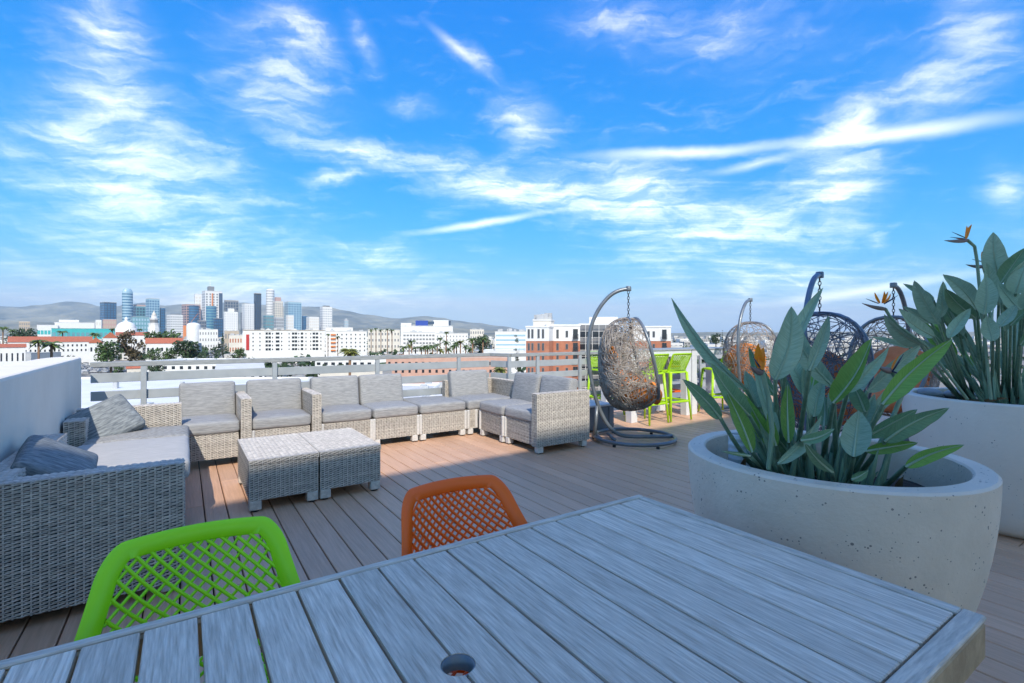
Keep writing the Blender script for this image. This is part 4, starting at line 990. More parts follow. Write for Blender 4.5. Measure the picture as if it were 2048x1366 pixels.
# ---- generic block with real window reveals (joined per building when they are only a few pixels)
def win_grid(mb, w, dep, z0, z1, rows, cols, fw=.5, fh=.55, sides=True, out=.12, x_0=None, x_1=None, mi=0):
    xa = -w/2 if x_0 is None else x_0; xb = w/2 if x_1 is None else x_1; rh = (z1-z0)/rows; cw = (xb-xa)/cols
    for r in range(rows):
        zb = z0 + rh*(r + (1-fh)/2)
        for c in range(cols):
            xc = xa + cw*(c+.5); mb.box(xc-cw*fw/2, xc+cw*fw/2, -out, .05, zb, zb+rh*fh, mi)
        if sides:
            nc = max(1, int(cols*dep/(xb-xa))); sw = dep/nc
            for c in range(nc):
                yc = sw*(c+.5)
                for s in (-1, 1):
                    x = s*w/2; mb.box(min(x, x+s*out), max(x, x+s*out), yc-sw*fw/2, yc+sw*fw/2, zb, zb+rh*fh, mi)
def block(label, x0, x1, ytop, d, dep, wall, glass='glass', rows=4, cols=6, fw=.5, fh=.5, name='building', cat='building', rot=0.0, roof=None, top=None, group=None, zb=None, base=GZ, pent=None):
    xm = (x0+x1)/2; t = thing(name, label, cat, at(xm, d), face_rot(xm) + R(rot), group)
    w = (x1-x0)/F*d*math.cos(face_rot(xm)); h = zof(ytop, d) - base
    mb = MB(); mb.box(-w/2, w/2, 0, dep, 0, h); mb.build('wall', C[wall], t)
    if rows:
        mb = MB(); win_grid(mb, w, dep, h*.06 if zb is None else zb, h*.965, rows, cols, fw, fh, out=max(.06, d*.00012)); mb.build('windows', C[glass], t, kind='stuff')
    mb = MB(); e = max(.3, w*.012); mb.box(-w/2-e*.5, w/2+e*.5, -e*.5, dep+e*.5, h+.01, h+max(.5, h*.012)); mb.build('roof', C[roof or 'roof'], t)
    if d < 1300 and not pent:
        rq = random.Random(int(x0*7)); mb = MB()
        for k in range(7):
            s_ = rq.uniform(.6, 1.8); x_ = rq.uniform(-.46, .46)*w; y_ = rq.uniform(.1, .8)*dep; mb.box(x_-s_, x_+s_, y_, y_+s_*1.5, h+max(.5, h*.012)+.01, h+max(.5, h*.012)+rq.uniform(.7, 2.2))
        mb.build('roof_units', C['grey'], t, kind='stuff')
    if pent:
        for (a, b_, ph, mm) in pent:
            mb = MB(); mb.box(-w/2+w*a, -w/2+w*b_, dep*.2, dep*.75, h+max(.5, h*.012)+.01, h+ph); mb.build('penthouse', C[mm], t)
    return t, w, h
# ---- downtown towers, 3.6 to 4.4 km away
def tower(label, x0, x1, ytop, d, wall, glass, rows=12, cols=4, fw=.62, fh=.6, dep=None, rot=20, **kw):
    w = (x1-x0)/F*d
    return block(label, x0, x1, ytop, d, dep or w*.8, wall, glass, rows, cols, fw, fh, name='skyscraper', cat='skyscraper', rot=rot, group='downtown skyscrapers', **kw)
tower('dark blue slab tower at the left end of the downtown skyline', 208, 234, 604.7, 3900, 'navy', 'blueglass', 14, 4)
tower('low pink block at the foot of the dark blue slab tower', 207, 233, 639, 3000, 'pink', 'tan', 4, 5, rot=5)
# tall glass tower with rounded crown
def round_tower(label, x0, x1, ytop, d, wall, band, crown, nb_=16, ell=.8):
    xm = (x0+x1)/2; t = thing('skyscraper', label, 'skyscraper', at(xm, d), face_rot(xm)+R(25), 'downtown skyscrapers'); r = (x1-x0)/F*d/2; h = zof(ytop, d)-GZ
    prof = [(r, 0), (r, h*crown)] + [(r*math.sqrt(max(0, 1-((i/6)*.86)**2)), h*crown + (h*(1-crown))*i/6) for i in range(1, 7)] + [(0.01, h)]
    mb = MB(); mb.lathe(prof, 20); o = mb.build('shaft', C[wall], t, smooth=False); 
    for v in o.data.vertices: v.co.y *= ell
    mb = MB()
    for i in range(nb_):
        z = h*crown*(i+.5)/nb_; mb.lathe([(r*.99, z), (r*1.012, z), (r*1.012, z+h*crown/nb_*.42), (r*.99, z+h*crown/nb_*.42)], 20)
    o = mb.build('floor_bands', C[band], t, kind='stuff')
    for v in o.data.vertices: v.co.y *= ell
    return t, r, h
round_tower('tall pale glass tower with rounded crown, tallest on the left', 246, 264, 577, 4000, 'paleglass', 'blueglass', .9)
tower('teal and brown stepped tower right of the rounded glass tower', 272, 297, 613, 4100, 'tealglass', 'navy', 10, 4, pent=[(.05, .95, 14, 'pink')])
tower('low wide glass block at the foot of the rounded glass tower', 265, 299, 634, 3400, 'tealglass', 'paleglass', 5, 6, rot=8)
tower('light glass tower with stepped shoulder above the church spire', 298, 320, 597.5, 4000, 'paleglass', 'blueglass', 14, 4)
tower('narrow blue tower beside the light stepped glass tower', 322, 331, 616, 4050, 'blueglass', 'navy', 10, 2)
tower('chequered white and brown residential tower left of the crane', 341, 367, 630, 3300, 'white', 'slate', 9, 6, .5, .5, pent=[(.2, .8, 8, 'slate')])
tower('brown slab tower behind the blue cylinder tower by the crane', 372, 402, 609, 4200, 'pink', 'navy', 12, 4)
round_tower('blue glass cylinder tower left of the white mast tower', 379, 397, 611, 4000, 'blueglass', 'navy', .99, 12)
# mast tower
t, w, h = tower('tall white tower with dark sail crown and thin mast, tallest downtown', 410, 445, 583, 4100, 'white', 'slate', 16, 5, .45, .6, rot=12)
mb = MB(); mb.box(-w*.28, w*.05, 10, 60, h*.93, h+zof(573, 4100)-zof(583, 4100)); mb.poly([(-w*.28, 9, h), (w*.05, 9, h), (w*.05, 9, h+40), (-w*.28, 9, h+30)]); mb.build('sail_crown', C['slate'], t)
mb = MB(); mb.tube([(-w*.16, 30, h), (-w*.16, 30, h+zof(555, 4100)-zof(583, 4100))], [3.2, .9], 6); mb.build('mast', C['white'], t)
mb = MB(); mb.box(-w*.12, -w*.04, -3, 1, h*.3, h*.96); mb.build('orange_stripe', C['orange'], t)
mb = MB(); mb.box(w*.30, w*.515, -4, 60, 0, h*.97); mb.build('blue_edge', C['navy'], t)
tower('plain white slab tower left of the mast tower', 390, 409, 589, 4300, 'white', 'cream', 12, 3, rot=5)
round_tower('blue glass cylinder tower in front of the mast tower', 413, 432, 612, 3700, 'blueglass', 'tealglass', .99, 12)
tower('charcoal square tower behind the white hotel-like slab', 450, 477, 601, 4200, 'slate', 'navy', 12, 5, .7, .75, rot=4)
tower('white residential slab with raised centre in front of the charcoal tower', 449, 476, 624, 3500, 'white', 'grey', 10, 6, .45, .5, rot=6, pent=[(.3, .75, 26, 'white')])
tower('thin dark tower right of the charcoal tower', 483, 489, 625, 4000, 'navy', 'slate', 8, 2)
tower('pale ribbed residential tower left of the black tower', 489, 509, 608, 3700, 'white', 'grey', 14, 4, .4, .6)
tower('black monolith tower in the middle of downtown', 511, 523, 587, 4200, 'dark', 'navy', 16, 3, .75, .8)
t, r, h = round_tower('white cylindrical tower with stepped ringed crown', 533, 548, 578, 4250, 'white', 'grey', .97, 18, 1.0)
tower('pale postmodern tower with brown cap right of the ringed crown tower', 550, 567, 603, 4150, 'cream', 'slate', 14, 4, .4, .62, pent=[(.15, .8, 36, 'pink')])
tower('short grey tower at the foot of the brown-capped tower', 552, 568, 635, 3300, 'grey', 'slate', 6, 4)
tower('low teal glass block left of the ringed crown tower', 531, 548, 631, 3500, 'tealglass', 'slate', 6, 4)
tower('broad blue glass twin tower on the right of downtown', 576, 604, 604, 4100, 'paleglass', 'blueglass', 14, 5)
tower('white tower in front of the twin glass tower', 575, 588, 631, 3500, 'white', 'cream', 7, 3)
tower('small blue tower right of the twin glass tower', 606, 615, 632, 3800, 'blueglass', 'navy', 8, 3)
tower('plain white pair of slabs right of the small blue tower', 618, 639, 634, 3600, 'white', 'cream', 7, 5)
tower('white tower with grey bands standing alone right of downtown', 645, 665, 614, 3700, 'white', 'grey', 12, 4, .7, .5, pent=[(.2, .8, 10, 'dark')])
tower('distant pale tower with small finial far right of downtown', 689, 697, 640, 4400, 'grey', 'paleglass', 6, 3, pent=[(.3, .7, 14, 'grey')])
tower('navy block at the right foot of the mast tower', 432, 449, 637, 3600, 'navy', 'blueglass', 6, 4)
tower('grey block below the blue cylinder towers', 399, 413, 641, 3400, 'slate', 'navy', 5, 4)
# crane
t = thing('tower_crane', 'orange construction crane leaning in front of the blue cylinder tower', 'crane', at(377, 2600), 0)
mb = MB(); mb.box(-22, 14, -10, 10, 0, zof(651, 2600)-GZ); mb.build('hoist_base', C['orange'], t)
mb = MB(); z0, z1 = zof(650, 2600)-GZ, zof(627, 2600)-GZ; mb.tube([(2, 0, z0), (50, 0, z1)], 1.1, 5); mb.build('jib', C['orange'], t)
# ---- mid-distance: church, red roofs, arena, apartments
block('long teal-roofed convention hall in the left mid-distance', 105, 236, 657, 1900, 60, 'teal', 'tealglass', 1, 14, .7, .4)
block('white stepped arena roof beyond the teal hall at left', 110, 190, 645, 2500, 150, 'white', 'grey', 1, 6, .8, .2, pent=[(.1, .6, 14, 'white')])
block('pale low hall left of the arena', 74, 116, 650, 2400, 90, 'white', 'teal', 1, 6, .8, .3)
block('tan apartment block at the far left beyond the palms', 38, 60, 643, 1700, 40, 'tan', 'slate', 5, 5)
block('small white tower block beside the pink downtown block', 191, 203, 640, 2300, 30, 'white', 'cream', 3, 2)
def gable(mb, w, dep, z, rise, along='x', over=.6, mi=0):
    if along == 'x':
        a = [(-w/2-over, -over, z), (w/2+over, -over, z), (w/2+over, dep/2, z+rise), (-w/2-over, dep/2, z+rise)]; b_ = [(w/2+over, dep+over, z), (-w/2-over, dep+over, z), (-w/2-over, dep/2, z+rise), (w/2+over, dep/2, z+rise)]
        mb.poly(a, mi); mb.poly(b_, mi); mb.poly([a[0], a[3], b_[1]], mi); mb.poly([a[1], b_[0], a[2]], mi); mb.poly([a[0], b_[1], b_[0], a[1]], mi)
    else:
        a = [(-w/2-over, -over, z), (0, -over, z+rise), (0, dep+over, z+rise), (-w/2-over, dep+over, z)]; b_ = [(0, -over, z+rise), (w/2+over, -over, z), (w/2+over, dep+over, z), (0, dep+over, z+rise)]
        mb.poly(a, mi); mb.poly(b_, mi); mb.poly([a[0], b_[1], a[1]], mi); mb.poly([a[3], a[2], b_[2]], mi); mb.poly([a[0], a[3], b_[2], b_[1]], mi)
def house(label, x0, x1, yeave, yridge, d, dep, wall='white', roof='tile', along='x', rows=1, cols=5, fw=.4, fh=.4, zb=None, rot=0, cat='building', name='tile_roofed_building', arch=False, zt=None):
    xm = (x0+x1)/2; t = thing(name, label, cat, at(xm, d), face_rot(xm)+R(rot)); w = (x1-x0)/F*d*math.cos(face_rot(xm)); h = zof(yeave, d)-GZ; rise = zof(yridge, d)-zof(yeave, d)
    mb = MB(); mb.box(-w/2, w/2, 0, dep, 0, h); 
    if along != 'x': mb.poly([(-w/2, .001, h), (w/2, .001, h), (0, .001, h+rise*.96)])
    mb.build('wall', C[wall], t)
    mb = MB(); gable(mb, w, dep, h+.02, rise, along, over=max(.4, w*.01)); mb.build('roof', C[roof], t)
    if rows:
        mb = MB(); win_grid(mb, w, dep, h*.5 if zb is None else zb, h*.95 if zt is None else zt, rows, cols, fw, fh, out=.08); mb.build('windows', C['glass'], t, kind='stuff')
    return t
house('long white school building with red tile roof across the left mid-distance', 20, 188, 684, 673, 430, 22, cols=18, rows=2, fw=.35, fh=.45)
house('white gabled wing projecting from the red-roofed school', 178, 206, 686, 675, 400, 30, along='y', cols=3)
house('white gabled church hall with red roof below the dome', 206, 236, 676, 664, 520, 30, along='y', cols=2)
house('white hall with red tile roof right of the tall brown tree', 292, 366, 687, 676, 420, 16, cols=8, rows=1, fw=.4, fh=.35)
house('low white house with red hip roof and arched windows at the left edge', -25, 52, 695, 688, 260, 12, cols=7, rows=1, fw=.3, fh=.5)
house('small orange tile-roofed house below the railing at left', 254, 286, 737, 726, 240, 9, wall='cream', cols=3)
house('red tiled nave roof beside the church dome', 232, 300, 671, 664, 560, 25, cols=6)
# church: dome and ornate tower
def lathe_thing(name, label, cat, x, d, parts):
    t = thing(name, label, cat, at(x, d), 0)
    for nm, prof, mm, n in parts: mb = MB(); mb.lathe(prof, n); mb.build(nm, C[mm], t, smooth=n > 12)
    return t
d = 600; zz = lambda y: zof(y, d)-GZ; pxm = d/F
lathe_thing('church_dome', 'white tiled church dome with lantern left of the ornate bell tower', 'church', 252.5, d, [
 ('drum', [(17.5*pxm, 0), (17.5*pxm, zz(657)), (16.5*pxm, zz(656))], 'white', 24),
 ('dome', [(16.3*pxm*math.cos(R(a)), zz(657)+ (zz(642.5)-zz(657))*math.sin(R(a))) for a in range(0, 90, 8)] + [(.3, zz(642.5))], 'white', 24),
 ('lantern', [(2.6*pxm, zz(643.5)), (2.6*pxm, zz(638)), (3.2*pxm, zz(637.8)), (1.6*pxm, zz(635.5)), (.15*pxm, zz(633))], 'white', 12)])
lathe_thing('bell_tower', 'ornate stepped white bell tower with spire right of the church dome', 'church', 308, d, [
 ('shaft', [(10*pxm, 0), (10*pxm, zz(655)), (8.8*pxm, zz(654.6)), (8.8*pxm, zz(648)), (9.4*pxm, zz(647.6)), (9.4*pxm, zz(646.5))], 'white', 8),
 ('belfry', [(6.6*pxm, zz(646.5)), (6.6*pxm, zz(638)), (7.4*pxm, zz(637.6)), (7.4*pxm, zz(636.6)), (4.8*pxm, zz(636.4)), (4.8*pxm, zz(631)), (5.4*pxm, zz(630.6))], 'white', 8),
 ('spire', [(3.6*pxm, zz(630.6)), (3.0*pxm, zz(627)), (1.6*pxm, zz(625.5)), (.3*pxm, zz(621))], 'cream', 8),
 ('belfry_openings', [(6.75*pxm, zz(645.5)), (6.75*pxm, zz(639.5))], 'slate', 8)])
d = 900
lathe_thing('round_topped_hall', 'plain white round-topped stage tower left of the apartment block', 'building', 387, d, [('drum', [(12*d/F, 0), (12*d/F, zof(651, d)-GZ)] + [(12*d/F*math.cos(R(a)), zof(651, d)-GZ + 6*d/F*math.sin(R(a))) for a in range(15, 91, 15)], 'white', 20)])
block('white low-rise offices right of the round-topped hall', 398, 436, 659, 800, 30, 'white', 'slate', 3, 7, .4, .4)
block('tan flat-roofed shop block behind the conifer', 449, 478, 662, 760, 30, 'tan', 'slate', 2, 5)
block('red and white motel block left of the big apartment building', 458, 490, 671, 620, 25, 'cream', 'brick', 2, 6, .5, .45)
# big white apartment house with gabled parapets
t, w, h = block('long white five-storey apartment house with dark balcony openings', 488, 652, 661, 440, 26, 'white', 'glass', 0, 0, roof='tan')
mb = MB(); fl = h/8.4
for (fx, ww) in ((.28, .028), (.315, .028), (.41, .045), (.60, .03), (.635, .03), (.71, .03), (.86, .032), (.90, .032)):
    for r_ in range(5): mb.box(-w/2+w*(fx-ww/2), -w/2+w*(fx+ww/2), -.1, .05, h-fl*(r_+1.05), h-fl*(r_+.5))
for fx in (.12, .20, .35, .46, .55, .67, .76, .82, .95):
    for r_ in range(5): mb.box(-w/2+w*(fx-.006), -w/2+w*(fx+.006), -.1, .05, h-fl*(r_+1.0), h-fl*(r_+.62))
mb.build('windows', C['glass'], t, kind='stuff')
for fx in (.30, .62, .88):
    mb = MB(); mb.poly([(-w/2+w*(fx-.06), -.3, h*.985), (-w/2+w*(fx+.06), -.3, h*.985), (-w/2+w*fx, -.3, h+fl*.55)]); mb.poly([(-w/2+w*(fx-.06), 2, h*.985), (-w/2+w*fx, 2, h+fl*.55), (-w/2+w*(fx+.06), 2, h*.985)]); 
    mb.quad((-w/2+w*(fx-.06), -.3, h*.985), (-w/2+w*fx, -.3, h+fl*.55), (-w/2+w*fx, 2, h+fl*.55), (-w/2+w*(fx-.06), 2, h*.985)); mb.quad((-w/2+w*fx, -.3, h+fl*.55), (-w/2+w*(fx+.06), -.3, h*.985), (-w/2+w*(fx+.06), 2, h*.985), (-w/2+w*fx, 2, h+fl*.55)); mb.build('parapet_gable', C['white'], t)
mb = MB(); mb.box(-w/2+w*.04, -w/2+w*.075, -.5, .2, h*.42, h*.88); mb.build('red_banner', C['red'], t)
t, w, h = block('white apartment wing with orange stair balconies right of the long apartment house', 652, 734, 663, 430, 24, 'white', 'glass', 5, 9, .25, .4, zb=10)
mb = MB()
for k in range(5): mb.box(-w/2+w*.12, -w/2+w*.24, -1.2, -.02, h-3.4*(k+1), h-3.4*(k+1)+1.3)
mb.build('stair_balconies', C['orange'], t)
block('pale hotel row with dark balconies behind the palms', 736, 800, 660, 560, 30, 'cream', 'slate', 4, 10, .45, .4)
block('white office row with window grid above the long apartment house', 652, 706, 655, 900, 30, 'white', 'slate', 2, 12, .5, .4)
t, w, h = block('white medical building with blue glass roof storeys', 802, 906, 652, 700, 40, 'white', 'slate', 0, 0)
for (a, b_, y0, y1, mm) in ((.0, .20, 646, 652.5, 'white'), (.28, .52, 641, 654, 'blue'), (.50, .64, 642.5, 648, 'navy'), (.62, .92, 640, 652.5, 'white'), (.86, .965, 641, 650, 'navy')):
    mb = MB(); mb.box(-w/2+w*a, -w/2+w*b_, 3+a*4, 25, zof(y1, 700)-GZ, zof(y0, 700)-GZ); mb.build('upper_block', C[mm], t)
block('white hotel with dark balcony rows below the medical building', 806, 870, 665, 480, 24, 'white', 'slate', 5, 10, .7, .45, zb=8)
block('white hotel with small square windows right of the balcony hotel', 872, 936, 667, 470, 24, 'white', 'slate', 5, 10, .3, .4, zb=8)
block('distant pale block with round tank left of the strip-window office', 940, 968, 659, 1100, 30, 'cream', 'slate', 3, 6)
t, w, h = block('white office with long horizontal window strips left of the brick building', 990, 1052, 664, 330, 26, 'white', 'glass', 0, 0, rot=-6)
mb = MB()
for k in range(6): mb.box(-w/2+.6, w/2-.4, -.12, .05, h-2.9-k*3.1, h-1.7-k*3.1)
mb.build('window_strips', C['paleglass'], t, kind='stuff')
# ---- the brick and white building behind the egg chair, near enough for single windows
def window(parent, x, z, w, h, y=0.0, rail=False):
    mb = MB(); mb.box(x-w/2, x+w/2, y-.03, y+.05, z, z+h); g = mb.build('window', C['glass'], parent)
    mb = MB(); fwid = .09
    mb.box(x-w/2-fwid, x-w/2, y-.09, y-.005, z-fwid, z+h+fwid); mb.box(x+w/2, x+w/2+fwid, y-.09, y-.005, z-fwid, z+h+fwid); mb.box(x-w/2, x+w/2, y-.09, y-.005, z+h, z+h+fwid); mb.box(x-w/2, x+w/2, y-.12, y-.005, z-fwid, z)
    mb.box(x-.03, x+.03, y-.07, y-.031, z, z+h)
    mb.build('frame', C['dark'] if rail else C['slate'], g)
    if rail:
        mb = MB(); mb.box(x-w/2-.2, x+w/2+.2, y-.75, y-.1, z-.2, z-.1)
        for k in range(12): xx = x-w/2-.2+(w+.4)*k/11; mb.box(xx-.02, xx+.02, y-.75, y-.71, z-.1, z+1.0)
        mb.box(x-w/2-.2, x+w/2+.2, y-.76, y-.70, z+1.0, z+1.06); mb.build('balcony', C['dark'], g)
def brickhouse(label, x0, x1, ytop, d, dep, wins, rot, floors=6, ysplit=682, fl=3.2):
    xm = (x0+x1)/2; t = thing('brick_apartment_building', label, 'building', at(xm, d), face_rot(xm)+R(rot)); w = (x1-x0)/F*d/math.cos(R(rot)); h = zof(ytop, d)-GZ; hs = zof(ysplit, d)-GZ
    mb = MB(); mb.box(-w/2, w/2, .06, dep, 0, hs); mb.build('brick_wall', C['brick'], t)
    mb = MB(); mb.box(-w/2, w/2, 0, dep, hs+.01, h); mb.build('white_upper_wall', C['white'], t)
    mb = MB(); mb.box(-w/2-.15, w/2+.15, -.15, dep+.15, h+.01, h+.45); mb.build('parapet', C['white'], t)
    for r_ in range(floors):
        zf = hs + .35 - r_*fl
        for (fx, ww, hh, rail) in wins:
            window(t, -w/2+w*fx, zf + (fl-hh)*.45, ww, hh if r_ == 0 else hh*.8, 0 if r_ == 0 else .06, rail)
    return t, w, h
brickhouse('brick apartment wing with white top floor and paired slit windows', 1052, 1098, 655, 128, 18, ((.12, .42, 2.2, 0), (.28, .42, 2.2, 0), (.55, .42, 2.2, 0), (.74, .42, 2.2, 0)), -14)
brickhouse('brick apartment wing with white top floor and tall balcony doors beside the egg chair post', 1094, 1160, 652, 132, 18, ((.10, .5, 1.5, 0), (.32, .5, 2.2, 0), (.60, .5, 1.6, 0), (.86, 1.1, 2.4, 1)), 6)
t, w, h = block('cream stair tower rising above the brick apartment building', 1066, 1102, 642, 140, 8, 'cream', 'glass', 0, 0, rot=-8)
t, w, h = block('dark glazed building wrapped in white scaffolding behind the first egg chair', 1158, 1238, 650, 150, 20, 'slate', 'glass', 7, 6, .85, .6, roof='white', pent=[(.25, .98, 2.6, 'white')])
sc_ = MB()
for k in range(7): x = -w/2+w*k/6; sc_.box(x-.05, x+.05, -1.4, -1.3, 0, h+.2)
for k in range(12): z = h-k*1.9; sc_.box(-w/2, w/2, -1.38, -1.32, z-.05, z+.05)
sc_.build('scaffolding', C['white'], t)
brickhouse('brick and white apartment end wing right of the egg chair basket', 1262, 1340, 655, 136, 16, ((.45, .5, 1.5, 0), (.58, .45, 1.5, 0), (.84, 1.0, 2.3, 1)), 3)
# ---- near roofs below the railing
def flat(label, x0, x1, ytop, d, dep, wall, roof, extra=None, rot=0, wins=None, wm='glass'):
    xm = (x0+x1)/2; t = thing('flat_roofed_building', label, 'building', at(xm, d), face_rot(xm)*.0 + R(rot)); w = (x1-x0)/F*d; h = zof(ytop, d)-GZ
    mb = MB(); mb.box(-w/2, w/2, 0, dep, 0, h-.6); mb.build('wall', C[wall], t)
    mb = MB(); mb.box(-w/2, w/2, 0, dep, h-.59, h-.45); mb.build('roof', C[roof], t)
    mb = MB(); mb.box(-w/2, w/2, -.02, .4, h-.44, h); mb.box(-w/2, w/2, dep-.4, dep, h-.44, h); mb.box(-w/2, -w/2+.4, .41, dep-.41, h-.44, h); mb.box(w/2-.4, w/2, .41, dep-.41, h-.44, h); mb.build('parapet', C[wall], t)
    if wins: mb = MB(); win_grid(mb, w, dep, 2, h-1.5, *wins, out=.06); mb.build('windows', C[wm], t, kind='stuff')
    rr = random.Random(int(x0))
    for k in range(extra or 0):
        mb = MB(); x = rr.uniform(-.45, .45)*w; y = rr.uniform(.1, .9)*dep; s = rr.uniform(.3, .8); mb.box(x-s, x+s, y-s*.7, y+s*.7, h-.44, h-.44+rr.uniform(.6, 1.5)); mb.build('roof_unit', C['grey'], t)
    return t, w, h
flat('wide white warehouse roof seen between the railing slats at left', -1100, 540, 838, 62, 62, 'white', 'white', 12)
flat('white flat roof with vents below the railing in the middle', 560, 800, 822, 78, 44, 'white', 'roof', 6)
flat('white flat roof below the backless seat', 780, 1040, 806, 92, 40, 'white', 'white', 5)
house('white metal-roofed shed seen just under the rail behind the second sofa', 432, 530, 742, 728, 190, 40, wall='white', roof='roof', cols=6, name='metal_roofed_shed')
flat('salmon brick warehouse with square windows just below the rail', 772, 1015, 713, 240, 24, 'salmon', 'roof', 5, wins=(3, 18, .35, .4))
flat('white parking deck roof left of the brick apartment', 965, 1052, 701, 300, 30, 'white', 'roof', 2)
flat('white store with flat roof below the rail left of the salmon warehouse', 630, 775, 716, 300, 26, 'white', 'roof', 4, wins=(2, 10, .5, .4))
flat('long white workshop roof left of the metal-roofed shed', 290, 436, 722, 260, 30, 'white', 'white', 5, wins=(2, 9, .4, .4))
flat('low grey bus-station canopy at the far left edge', -40, 62, 706, 300, 20, 'grey', 'slate', 1)
flat('low fire station with red bay doors below the rail in the middle', 640, 765, 742, 205, 16, 'cream', 'roof', 2, wins=(1, 9, .6, .7, False), wm='red')
# ---- trees
def clump(mb, c, r, n, rr, sq=.75, s=.18, mi=0):
    for _ in range(n):
        d_ = Vector((rr.gauss(0, 1), rr.gauss(0, 1), rr.gauss(0, 1))).normalized()*r*rr.random()**.4; p = Vector(c)+Vector((d_.x, d_.y, d_.z*sq))
        a = Vector((rr.gauss(0, 1), rr.gauss(0, 1), rr.gauss(0, .7))).normalized(); b_ = a.cross(Vector((rr.gauss(0, 1), rr.gauss(0, 1), rr.gauss(0, 1)))).normalized(); q = s*rr.uniform(.6, 1.4)
        mb.quad(p-a*q-b_*q*.6, p+a*q-b_*q*.6, p+a*q*.8+b_*q*.7, p-a*q*.8+b_*q*.7, mi)
def tree(label, x, ytop, wpx, d, fol='fol', shape='round', seed=0, n=900, group=None):
    t = thing('tree', label, 'tree', at(x, d), 0, group); h = zof(ytop, d)-GZ; w = wpx/F*d; rr = random.Random(seed+int(x)); ch = min(h*.72, w*1.1) if shape == 'round' else h*.9
    z0 = h-ch
    mb = MB(); mb.tube([(0, 0, 0), (rr.uniform(-.3, .3), 0, z0+.2*ch), (rr.uniform(-.5, .5), .2, z0+.55*ch)], [w*.045, w*.034, w*.015], 7)
    for k in range(6):
        th = rr.uniform(0, 6.28); mb.tube([(0, 0, z0+.1*ch+.05*k*ch), (math.cos(th)*w*.2, math.sin(th)*w*.2, z0+.3*ch+.05*k*ch), (math.cos(th)*w*.36, math.sin(th)*w*.36, z0+.5*ch+.04*k*ch)], [w*.022, w*.014, w*.006], 5)
    mb.build('trunk', C['bark'], t, smooth=True)
    mb = MB(); k_ = 14
    for k in range(k_):
        if shape == 'cone': q = k/(k_-1); c = Vector((rr.uniform(-.12, .12)*w*(1-q), rr.uniform(-.12, .12)*w*(1-q), z0+ch*(.08+.88*q))); r_ = w*.5*(1-q*.92)
        elif shape == 'tall': q = rr.random(); th = rr.uniform(0, 6.28); rad = w*.3*math.sqrt(rr.random()); c = Vector((math.cos(th)*rad, math.sin(th)*rad, z0+ch*(.15+.75*q))); r_ = w*.2
        else: th = rr.uniform(0, 6.28); rad = w*.34*math.sqrt(rr.random()); c = Vector((math.cos(th)*rad, math.sin(th)*rad, z0+ch*(.25+.55*rr.random()))); r_ = w*.22
        clump(mb, c, r_, n//k_, rr, .8, max(w*.032, d*.00055))
    mb.build('crown', C[fol], t); return t
tree('rounded dark green tree standing left of the tall brown tree', 222, 680, 52, 330, 'fol', n=1300, seed=1)
tree('tall thin-leaved brown tree beside the church dome', 263, 655, 52, 350, 'folbrown', 'tall', n=1300, seed=2)
tree('clipped bright green hedge tree below the red-roofed hall', 306, 693, 32, 330, 'fol', seed=3)
tree('low wide green tree right of the clipped hedge tree', 333, 692, 34, 335, 'fol', seed=4)
tree('broad dark tree at the right end of the red-roofed hall', 378, 679, 56, 340, 'foldark', n=1300, seed=5)
tree('flat-topped grove tree behind the red-roofed hall', 325, 662, 70, 520, 'fol', n=1200, seed=6)
tree('dark conifer in front of the tan shop block', 446, 665, 17, 520, 'foldark', 'cone', seed=7)
tree('small street tree left of the long apartment house', 480, 693, 24, 420, 'fol', seed=8)
tree('tall dark tree in front of the strip-window office', 1035, 663, 18, 270, 'foldark', 'tall', seed=9)
tree('leafy tree below the rail between the red roof and the shed', 310, 722, 36, 230, 'foldark', seed=10)
tree('yellowish shrub tree left of the small orange roof', 236, 729, 22, 240, 'fol', seed=11)
tree('round tree on the far right behind the bar tables', 1375, 684, 30, 300, 'foldark', seed=12)
tree('dark pine on the right horizon above the planter leaves', 1445, 659, 12, 420, 'foldark', 'cone', seed=13)
tree('far-left dark tree beyond the red roofs', 45, 657, 50, 700, 'foldark', seed=14)
tree('bushy tree beside the medical building', 962, 668, 46, 520, 'foldark', seed=15)
tree('olive tree on the right horizon beside the pine', 1432, 664, 26, 420, 'foldark', seed=16)
def palm(label, x, ytop, d, spread, fol='palm', seed=0, nf=26):
    t = thing('palm_tree', label, 'palm tree', at(x, d), 0, 'palm trees'); h = zof(ytop, d)-GZ; rr = random.Random(seed+int(x)*3); L = spread/F*d*.5; hc = h-L*.55
    mb = MB(); mb.tube([(0, 0, 0), (rr.uniform(-.2, .2), 0, hc*.5), (0, 0, hc)], [L*.10+.18, L*.07+.14, L*.08+.16], 8); mb.build('trunk', C['palmbark'], t, smooth=True)
    mb = MB()
    for k in range(nf):
        th = 6.283*k/nf + rr.uniform(-.2, .2); up = rr.uniform(-.45, 1.0); dr = Vector((math.cos(th), math.sin(th), 0)); sd_ = Vector((-math.sin(th), math.cos(th), 0)); ln = L*rr.uniform(.8, 1.1)
        rows = []
        for i in range(6):
            q = i/5; p = Vector((0, 0, hc)) + dr*ln*q + Vector((0, 0, ln*(up*q*.9 - .75*q*q*(.6+abs(up)*.5)))); ww = ln*.17*math.sin(math.pi*(.12+.85*q))
            rows.append([p-sd_*ww-Vector((0, 0, ww*.5)), p, p+sd_*ww-Vector((0, 0, ww*.5))])
        mb.grid(rows)
    mb.build('crown', C[fol], t); return t
